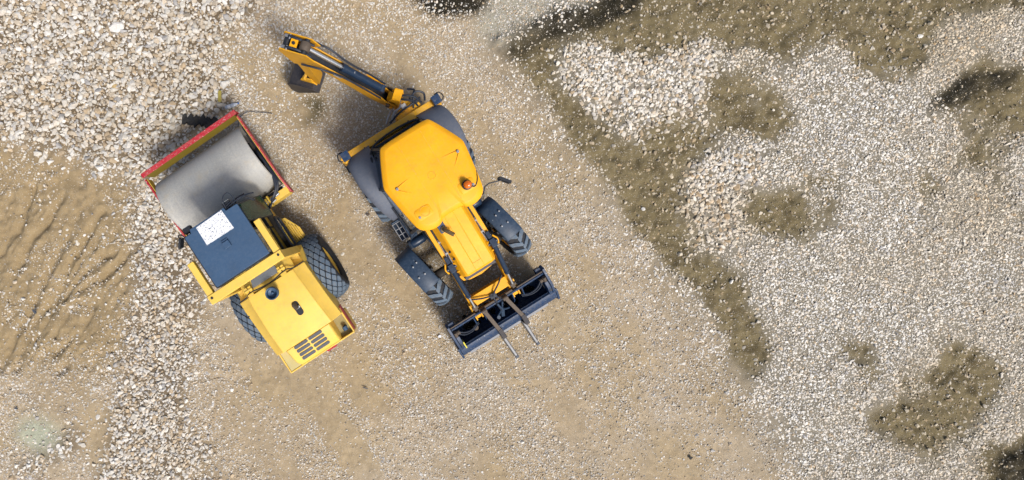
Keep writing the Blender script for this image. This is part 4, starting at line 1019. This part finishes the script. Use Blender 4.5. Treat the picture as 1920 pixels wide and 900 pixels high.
    q = MB(); q.prism([(2.84, .07), (2.965, .075), (2.97, .095), (2.86, .16)], lambda a, b, t: (t, a, b), -1.02, 1.04); B(q, 'cutting_edge', M['steel'], bucket, bevel=0)
    q = MB(); q.tube([(-.50, 2.04, .90), (-1.14, 2.04, .90)], .02, 6); q.tube([(.52, 2.04, .90), (1.14, 2.04, .90)], .02, 6); q.box(-.40, .42, 2.02, 2.06, .80, .90)
    B(q, 'top_rail', M['rust'], bucket, bevel=.004)
    for s in (-1, 1):
        x0, x1 = s * 1.145, s * 1.20
        q = MB(); q.prism([(1.92, .84), (2.0, .95), (2.40, .88), (2.62, .70), (2.56, .52), (2.52, .20), (2.40, .06), (2.2, .14), (2.06, .5)], lambda a, b, t: (t, a, b), x0, x1)
        q.box(s * 1.02, s * 1.145, 1.95, 2.08, .70, .86)
        sp = B(q, 'side_plate', M['blue_bucket'], bucket, bevel=.008)
        q = MB(); q.prism([(2.28, .86), (2.44, .84), (2.62, .68), (2.62, .60), (2.28, .62)], lambda a, b, t: (t, a, b), s * 1.06, s * 1.14); q.prism([(2.56, .70), (2.66, .67), (2.86, .48), (2.86, .06), (2.56, .06)], lambda a, b, t: (t, a, b), s * 1.203, s * 1.25)
        B(q, 'jaw_hinge', M['blue_bucket'], sp, bevel=.01)
        q = MB(); q.cyl((s * 1.10, 2.16, .90), (s * 1.12, 2.50, .66), .04, n=14); q.cyl((s * 1.0, 2.22, .80), (s * 1.10, 2.22, .80), .05, n=12); B(q, 'clam_cylinder', M['rust'], sp, bevel=0)
        q = MB(); q.box(s * 1.085, s * 1.125, 2.46, 2.52, .78, .82); B(q, 'slot', M['black'], sp, bevel=0)
        q = MB(); q.tube(curve([(s * .55, 2.30, .62), (s * .72, 2.36, .66), (s * .90, 2.32, .74), (s * 1.04, 2.20, .82)], 6), .018, 8); q.tube(curve([(s * .55, 2.34, .60), (s * .75, 2.40, .64), (s * .94, 2.36, .72), (s * 1.06, 2.24, .80)], 6), .016, 8)
        B(q, 'hydraulic_hose', M['hose'], sp, bevel=0)
        for xx in (.36, .60):
            q = MB(); q.prism([(2.08, .88), (2.30, .70), (2.42, .40), (2.44, .12), (2.2, .24), (2.08, .6)], lambda a, b, t: (t, a, b), s * xx - .012, s * xx + .012); B(q, 'rib', M['blue_bucket'], bucket, bevel=0)
    q = MB(); q.box(1.04, 1.065, 2.44, 2.58, .862, .866); q.box(1.04, 1.065, 2.44, 2.58, .60, .863); tag(B(q, 'label', M['decal_yellow'], bucket, bevel=0), 'small yellow warning label')
    # clods and hardware inside the bucket
    r2 = random.Random(4)
    q = MB()
    for k in range(60):
        x = r2.uniform(-1.0, 1.0); y = r2.uniform(2.16, 2.5); rr_ = r2.uniform(.02, .085)
        q.loft([[(x + rr_ * math.cos(a) * r2.uniform(.7, 1.2), y + rr_ * math.sin(a), .12 + (2.5 - y) * .5) for a in [k2 * 1.047 for k2 in range(6)]], [(x + rr_ * .6 * math.cos(a), y + rr_ * .6 * math.sin(a), .12 + (2.5 - y) * .5 + rr_ * .9) for a in [k2 * 1.047 for k2 in range(6)]]])
    tag(B(q, 'soil_clods', M['soil'], bucket, bevel=0), kind='stuff')
    q = MB(); q.cyl((.66, 2.40, .52), (.66, 2.40, .56), .06, n=16); B(q, 'cover_plate', M['rust'], bucket, bevel=.004)
    q = MB(); q.tube(curve([(.02, 2.12, .9), (.0, 2.22, .86), (-.06, 2.34, .70), (-.18, 2.40, .60)], 5), .022, 8); q.tube(curve([(-.10, 2.14, .86), (-.02, 2.30, .74), (.10, 2.42, .60)], 5), .02, 8); q.beam((-.04, 2.30, .72), (.02, 2.48, .56), .07, .07); q.cyl((.12, 2.46, .56), (.12, 2.46, .62), .04, n=10)
    B(q, 'valve_block', M['fender_dark'], bucket, bevel=0)
    for xa, xb, xc in ((.34, .26, .20), (-.18, -.32, -.355)):
        q = MB(); q.beam((xa, 2.08, .96), (xb, 2.66, .80), .085, .05); q.cyl((xa - .06, 2.09, .95), (xa + .06, 2.09, .95), .045, n=12)
        fk = B(q, 'fork', M['rust'], bevel=.008)
        q = MB(); q.beam((xb, 2.62, .81), (xb + (xc - xb) * .3, 2.86, .70), .10, .07); q.beam((xb + (xc - xb) * .3, 2.86, .72), (xb + (xc - xb) * .4, 2.93, .10), .09, .05)
        B(q, 'fork_heel', M['bucket_steel'], fk, bevel=.008)
        q = MB()
        rings = []
        for t in (0, .25, .5, .75, .93, 1.0):
            y = 2.90 + .68 * t; x = xb + (xc - xb) * (.4 + .6 * t); w = .042 * (1 - .15 * t); h = .075 - .05 * t
            rings.append([(x - w, y, .06), (x + w, y, .06), (x + w, y, .06 + h), (x + w * .6, y, .085 + h), (x - w * .6, y, .085 + h), (x - w, y, .06 + h)])
        q.loft(rings); bl = B(q, 'fork_blade', M['fork_steel'], fk, bevel=.006)
        q = MB(); q.box(xc - .038, xc + .042, 3.55, 3.61, .055, .118); B(q, 'fork_tip', M['blue_cyl'], fk, bevel=.008)
    # ---- rear frame and stabilisers
    q = MB(); q.box(-1.0, 1.02, -2.19, -2.03, 1.06, 1.27); q.box(-1.0, 1.02, -2.17, -2.05, .55, .72)
    rf = B(q, 'rear_frame', M['yellow_worn'], bevel=.012)
    for k in range(5):
        q = MB(); q.cyl((.66 - .26 * k, -2.075, 1.262), (.66 - .26 * k, -2.075, 1.276), .014, n=8); B(q, 'bolt', M['black'], rf, bevel=0)
    for s in (-1, 1):
        cx = s * 1.06 + .01
        q = MB(); q.box(cx - .085, cx + .085, -2.20, -1.99, .35, 1.30); q.cyl((cx + s * .06, -2.10, .6), (cx + s * .06, -2.10, 1.24), .075, n=16)
        stb = B(q, 'stabiliser', M['yellow_worn'], bevel=.015)
        q = MB(); q.box(cx - .085, cx + .085, -2.195, -2.015, 1.42, 1.50); q.box(cx - .075, cx + .075, -2.18, -2.03, 1.30, 1.42)
        B(q, 'stabiliser_cap', M['blue_bucket'], stb, bevel=.01)
        q = MB(); q.tube(curve([(cx + s * .02, -2.21, 1.42), (cx + s * .12, -2.21, 1.44), (cx + s * .16, -2.10, 1.44), (cx + s * .10, -2.04, 1.42)], 5), .012, 6); B(q, 'lamp_guard', M['black'], stb, bevel=0)
        q = MB(); q.cyl((cx, -2.10, .10), (cx, -2.10, .36), .05, n=12); q.box(cx - .16, cx + .16, -2.24, -1.96, .03, .09); B(q, 'stabiliser_foot', M['black'], stb, bevel=.01)
    # ---- kingpost on its slide
    q = MB(); q.box(-.78, -.22, -2.30, -2.195, .55, 1.20); q.cyl((-.48, -2.40, .55), (-.48, -2.40, 1.30), .11, n=20); q.box(-.62, -.34, -2.42, -2.28, .60, .78); q.box(-.62, -.34, -2.42, -2.28, 1.08, 1.24)
    kp = B(q, 'kingpost', M['yellow_worn'], bevel=.01)
    for k, (a, b, c, d) in enumerate((((-.80, -2.25, 1.30), (-.72, -2.38, 1.42), (-.58, -2.50, 1.46), (-.42, -2.58, 1.40)), ((-.70, -2.22, 1.32), (-.64, -2.34, 1.44), (-.50, -2.44, 1.48), (-.36, -2.60, 1.44)),
                                     ((-.10, -2.24, 1.30), (-.22, -2.34, 1.42), (-.36, -2.36, 1.44), (-.46, -2.52, 1.40)), ((-.04, -2.22, 1.29), (-.30, -2.28, 1.38), (-.62, -2.30, 1.40), (-.82, -2.34, 1.34)),
                                     ((-.60, -2.23, 1.31), (-.72, -2.44, 1.40), (-.80, -2.52, 1.36), (-.70, -2.62, 1.30)), ((.02, -2.26, 1.22), (-.10, -2.36, 1.30), (-.20, -2.42, 1.26), (-.28, -2.36, 1.2)),
                                     ((-.88, -2.24, 1.28), (-.92, -2.36, 1.38), (-.80, -2.46, 1.42), (-.62, -2.42, 1.36)))):
        q = MB(); q.tube(curve([a, b, c, d], 7), .021, 8); B(q, 'hydraulic_hose', [M['hose'], M['hose'], M['steel']][k % 3], kp, bevel=0)
    q = MB(); q.box(-.50, -.40, -2.40, -2.31, 1.30, 1.36); B(q, 'label', M['decal_white'], kp, bevel=0)

    # ---- digging arm, swung to the side: s along the arm (horizontal), t across, z up
    o0 = Vector((-.425, -2.56, 0)); dv = Vector((1.235, -1.47, 0)).normalized(); pv = Vector((-dv.y, dv.x, 0))
    def S(s, t, z): return o0 + dv * s + pv * t + Vector((0, 0, z))
    def plate(mb, poly, t0, t1): mb.prism(poly, lambda a, b, t: S(a, t, b), t0, t1)
    q = MB(); plate(q, [(-.06, .80), (.10, .80), (.22, 1.0), (.20, 1.34), (.05, 1.46), (-.06, 1.30)], -.07, .07); q.cyl(S(-.02, 0, .62), S(-.02, 0, 1.34), .10, n=18)
    q.cyl(S(.12, -.16, .98), S(.12, .16, .98), .06, n=14)
    B(q, 'swing_casting', M['yellow_digger'], bevel=.01)
    q = MB(); plate(q, [(-.10, 1.40), (.14, 1.40), (.08, 1.60), (-.08, 1.64)], -.12, -.085); plate(q, [(-.10, 1.40), (.14, 1.40), (.08, 1.60), (-.08, 1.64)], .085, .12); q.loft([[S(-.09, -.12, 1.62), S(-.09, .12, 1.62), S(.08, .09, 1.60), S(.08, -.09, 1.60)], [S(-.09, -.12, 1.645), S(-.09, .12, 1.645), S(.08, .09, 1.625), S(.08, -.09, 1.625)]])
    B(q, 'hose_bracket', M['yellow'], bevel=.006)
    side = [(-.02, .98), (.12, .84), (.55, 1.12), (1.05, 1.66), (1.55, 2.20), (1.98, 2.46), (2.02, 2.58), (1.98, 2.68), (1.50, 2.50), (.95, 2.06), (.52, 1.70), (.30, 1.44), (.20, 1.24), (-.02, 1.12)]
    q = MB(); plate(q, side, -.122, -.100); plate(q, side, .100, .122)
    web = [(.20, .90), (.55, 1.22), (1.05, 1.72), (1.55, 2.22), (1.90, 2.42), (1.90, 2.48), (1.52, 2.30), (1.0, 1.84), (.50, 1.36), (.26, 1.10)]
    boom = B(q, 'boom', M['yellow_digger'], bevel=.005)
    q = MB(); plate(q, web, -.099, .099); B(q, 'boom_web', M['black'], boom, bevel=0)
    for s_ in (-1, 1):
        q = MB(); plate(q, [(.30, 1.46), (.52, 1.72), (.66, 1.86), (.60, 1.70), (.40, 1.44)], s_ * .124, s_ * .155); B(q, 'boom_flange', M['yellow'], boom, bevel=.005)
    q = MB(); plate(q, [(.10, 1.02), (.30, 1.06), (.34, 1.22), (.22, 1.32), (.08, 1.20)], -.18, -.15); q.cyl(S(.16, -.2, 1.12), S(.16, .18, 1.12), .045, n=14)
    B(q, 'pivot_plate', M['rust'], boom, bevel=.006)
    q = MB(); q.cyl(S(.36, 0, 1.72), S(1.02, 0, 2.26), .075, n=20); q.cyl(S(.98, 0, 2.228), S(1.06, 0, 2.293), .082, n=20); q.cyl(S(.32, -.07, 1.69), S(.32, .07, 1.69), .07, n=14)
    cy = B(q, 'hydraulic_cylinder', M['blue_cyl'], boom, bevel=0)
    q = MB(); q.cyl(S(1.05, 0, 2.285), S(1.60, 0, 2.735), .038, n=16); B(q, 'piston_rod', M['chrome'], cy, bevel=0)
    q = MB(); q.lathe([(.02, -.075), (.085, -.075), (.095, -.05), (.095, .05), (.085, .075), (.02, .075)], axis='z', n=20)
    mt = Matrix.Translation(S(1.66, 0, 2.78)) @ Matrix.Rotation(math.atan2(pv.y, pv.x), 4, 'Z') @ Matrix.Rotation(R(90), 4, 'Y')
    q.v = [tuple(mt @ Vector(p)) for p in q.v]; B(q, 'rod_eye', M['rust'], cy, bevel=0)
    for t0, zo in ((-.15, .02), (.145, .05)):
        q = MB(); q.tube(curve([S(.30, t0, 1.52), S(.60, t0 * 1.02, 1.80 + zo), S(1.0, t0, 2.14 + zo), S(1.35, t0 * 1.35, 2.40 + zo), S(1.72, t0 * 1.5, 2.46)], 6), .02, 8); B(q, 'hydraulic_hose', M['hose'], boom, bevel=0)
    for t0, a in ((-.15, 1.12), (.15, 1.02)):
        q = MB(); q.tube([S(a, t0 * .9, 2.20), S(a, t0 * 1.25, 2.24), S(a + .13, t0 * 1.3, 2.34)], .011, 6); B(q, 'pipe', M['chrome'], boom, bevel=0)
    q = MB(); q.box(0, .03, 0, .03, 0, .004); mt = Matrix.Translation(S(.82, -.02, 2.19)) @ Matrix.Rotation(R(-40), 4, 'Z'); q.v = [tuple(mt @ Vector(p)) for p in q.v]; B(q, 'label', M['decal_white'], boom, bevel=0)
    # dipper: two plates at the top, box below
    dp = [(1.46, 2.60), (1.58, 2.82), (2.08, 2.78), (2.13, 2.64), (2.06, 2.42), (1.96, 2.12), (1.78, 2.16), (1.68, 2.36)]
    q = MB(); plate(q, dp, -.16, -.138); plate(q, dp, .138, .16)
    plate(q, [(1.98, 2.30), (1.90, 1.30), (1.82, .84), (1.70, .80), (1.66, 1.05), (1.72, 1.75), (1.74, 2.30)], -.10, .10)
    dip = B(q, 'dipper', M['yellow_digger'], bevel=.006)
    q = MB(); q.loft([[S(1.80, -.08, 2.76), S(1.80, .08, 2.76), S(1.93, .08, 2.74), S(1.93, -.08, 2.74)], [S(1.80, -.08, 2.80), S(1.80, .08, 2.80), S(1.93, .08, 2.78), S(1.93, -.08, 2.78)]]); B(q, 'dipper_bridge', M['yellow'], dip, bevel=.005)
    q = MB(); q.cyl(S(1.865, 0, 2.782), S(1.865, 0, 2.806), .03, n=14); q.cyl(S(1.66, -.138, 2.76), S(1.66, .138, 2.76), .05, n=14); q.cyl(S(2.02, -.138, 2.66), S(2.02, .138, 2.66), .06, n=14)
    B(q, 'pin', M['black'], dip, bevel=0)
    for t0 in (-.10, .10):
        q = MB(); q.tube(curve([S(1.55, t0, 2.66), S(1.75, t0 * .9, 2.78), S(1.98, t0, 2.76), S(2.06, t0, 2.5)], 6), .026, 8); B(q, 'hydraulic_hose', M['hose'], dip, bevel=0)
    for t0 in (-.10, .10):
        q = MB(); q.cyl(S(2.00, t0, 2.77), S(2.05, t0, 2.76), .03, n=10); q.cyl(S(1.96, t0 - .03, 2.78), S(1.96, t0 + .05, 2.78), .016, n=8); B(q, 'coupling', M['steel'], dip, bevel=0)
    q = MB(); q.cyl(S(2.06, 0, 2.46), S(1.99, 0, 1.55), .055, n=16); bc = B(q, 'bucket_cylinder', M['blue_cyl'], dip, bevel=0)
    q = MB(); q.cyl(S(1.99, 0, 1.55), S(1.96, 0, 1.08), .03, n=14); B(q, 'piston_rod', M['chrome'], bc, bevel=0)
    # link and bucket
    q = MB()
    for t0 in (-.13, .13): q.beam(S(1.80, t0, 1.10), S(2.0, t0, 1.02), .03, .08); q.beam(S(1.98, t0 * .7, 1.04), S(2.08, t0 * .7, .74), .03, .08)
    q.cyl(S(1.97, -.16, 1.05), S(1.97, .16, 1.05), .035, n=12)
    B(q, 'bucket_link', M['yellow_worn'], dip, bevel=.004)
    bp = [(1.66, .74), (1.80, .84), (2.14, .80), (2.36, .70), (2.46, .46), (2.44, .20), (2.36, .05), (2.28, .02), (2.27, .05), (2.34, .09), (2.39, .23), (2.41, .44), (2.33, .65), (2.13, .755), (1.82, .79), (1.68, .71)]
    q = MB(); plate(q, bp, -.235, .235)
    sd = [(1.66, .74), (1.80, .83), (2.14, .79), (2.36, .69), (2.39, .46), (2.43, .20), (2.36, .05), (2.27, .03), (1.95, .40)]
    plate(q, sd, -.26, -.236); plate(q, sd, .236, .26)
    db = B(q, 'digging_bucket', M['bucket_steel'], bevel=.005)
    for k in range(5):
        t0 = -.21 + .105 * k; q = MB(); q.loft([[S(2.34, t0 - .035, .02), S(2.34, t0 + .035, .02), S(2.34, t0 + .035, .06), S(2.34, t0 - .035, .06)], [S(2.20, t0 - .02, .0), S(2.20, t0 + .02, .0), S(2.20, t0 + .02, .015), S(2.20, t0 - .02, .015)]]); B(q, 'tooth', M['rust'], db, bevel=0)
    q = MB()
    for t0 in (-.12, .12): plate(q, [(1.74, .80), (1.86, .96), (2.08, .90), (2.12, .79)], t0 - .015, t0 + .015)
    B(q, 'bucket_ear', M['yellow_worn'], db, bevel=.004)
build_hoe()

# ------------------------------------------------------------------ small things on the ground
def place(o, px, py, lift=0.0, rz=0.0):
    x, y = wpt(px, py, .05); o.location = (x, y, gz(x, y) + lift); o.rotation_euler.z = rz; return o
def bottle():
    t = empty('plastic_bottle', (0, 0, 0), 0)
    q = MB(); q.lathe([(.005, -.155), (.038, -.155), (.045, -.14), (.045, -.03), (.042, -.02), (.045, -.01), (.045, .06), (.035, .10), (.016, .125), (.016, .145)], axis='x', n=20)
    q.build('body', M['plastic_clear'], t)
    q = MB(); q.lathe([(.018, .143), (.020, .146), (.020, .168), (.017, .171), (.004, .171)], axis='x', n=16); q.build('cap', M['plastic_blue'], t)
    q = MB(); q.lathe([(.0455, -.095), (.0462, -.093), (.0462, -.035), (.0455, -.033)], axis='x', n=20); q.build('label', M['decal_white'], t)
    tag(t, 'clear plastic bottle with blue cap lying by the red roller frame', 'bottle'); return t
place(bottle(), 436, 199, .075, R(20))

def rag():
    q = MB(); r = random.Random(9); n = 16; m = 5
    P = [[(-.40 + .80 * i / n + r.uniform(-.025, .025), (-.11 + .22 * j / m) * (1 - .3 * abs(i / n - .4) + .5 * math.sin(i * 2.3) * (j in (0, 5))) + .02 * math.sin(i * .9) + r.uniform(-.018, .018), .015 + r.uniform(0, .045)) for j in range(m + 1)] for i in range(n + 1)]
    rings = [P_ + [(x, y, z - .05) for x, y, z in reversed(P_)] for P_ in P]
    q.loft(rings); return q.build('rubber_scrap', M['rag'], None, bevel=.012, angle=60)
place(tag(rag(), 'torn black rubber scrap lying in front of the red roller frame', 'scrap'), 376, 228, .05, R(-6))

q = MB(); q.tube(curve([(-.42, -.30, .02), (-.40, -.10, .06), (-.22, .06, .06), (.05, .06, .05), (.34, .04, .03)], 7), .008, 7)
wire = q.build('wire', M['scrap_dark'], None)
place(tag(wire, 'bent dark wire lying on gravel beside the red frame corner', 'wire'), 482, 216, .03, 0)
q = MB(); q.beam((-.02, -.10, .02), (.02, .10, .02), .07, .012); q.beam((.015, .09, .02), (.04, .15, .015), .07, .012)
place(tag(q.build('strip', M['stick'], None), 'yellow green strip half buried in the coarse stones', 'strip'), 414, 184, .06, R(12))
def scrap(name, mat, lab, px, py, rz, L, Wd, seed):
    r = random.Random(seed); q = MB()
    top = [(L * .5 * math.cos(a) * r.uniform(.7, 1.1), Wd * .5 * math.sin(a) * r.uniform(.7, 1.1), r.uniform(.01, .035)) for a in [2 * math.pi * k / 9 for k in range(9)]]
    q.loft([[(x, y, z - .012) for x, y, z in top], top])
    o = q.build(name, mat, None, bevel=.003); tag(o, lab, name.replace('_', ' ')); return place(o, px, py, .03, rz)
scrap('plastic_scrap', M['scrap_white'], 'white crumpled scrap beside the left end of the loader bucket', 825, 631, .4, .10, .07, 1)
scrap('plastic_scrap', M['scrap_dark'], 'dark sliver of plastic on the open gravel below the roller', 685, 727, -.3, .14, .03, 2)
scrap('plastic_scrap', M['scrap_dark'], 'thin grey piece of plastic on the rutted sand at far left', 65, 584, -.9, .16, .045, 3)
scrap('plastic_scrap', M['scrap_dark'], 'small dark piece of litter on pale sand near the lower left corner', 29, 766, -.3, .12, .03, 4)
scrap('lump', M['rag'], 'black lump on the sandy track near the bottom edge', 1297, 860, .1, .09, .08, 5)
scrap('lump', M['rust'], 'rust brown lump beside the grey rear fender of the loader', 690, 402, .4, .10, .07, 6)

big_shapes, bigF = rock_shapes(2, 12, 77)
def boulder(k, px, py, size, lab, col, rz=0.0):
    V = big_shapes[k] * np.array([size * .58, size * .42, size * .30])
    C_ = np.tile(np.array([*col, 1.0]), (len(V), 1))
    o = raw_mesh('stone', V, bigF, C_); o.data.materials.append(M['stone']); o.data.shade_flat()
    tag(o, lab, 'stone', 'large loose stones'); return place(o, px, py, size * .10, rz)
PALE, CREAM = (.66, .64, .60), (.58, .52, .43)
boulder(0, 222, 53, .34, 'largest pale stone among the coarse rubble at top left', PALE, .1)
boulder(1, 262, 92, .20, 'elongated white stone just right of the largest rubble stone', PALE, .6)
boulder(2, 188, 315, .22, 'flat pale stone at the lower edge of the coarse rubble', PALE, .2)
boulder(3, 1323, 117, .17, 'white oval stone at the right end of the muddy stone patch', PALE, 1.2)
boulder(4, 1729, 67, .16, 'lone white oval stone in the olive mud at top right', PALE, .3)
boulder(5, 1208, 392, .11, 'small white stone in the mud band right of the loader', PALE, .1)
boulder(6, 1371, 528, .12, 'white stone lying in the wide mud patch right of the track', PALE, .9)
boulder(7, 1032, 222, .13, 'lone cream stone on the mud band near the track corner', CREAM, 2.0)
boulder(8, 216, 164, .17, 'tan brown stone sitting on the white rubble', (.50, .36, .17), .4)
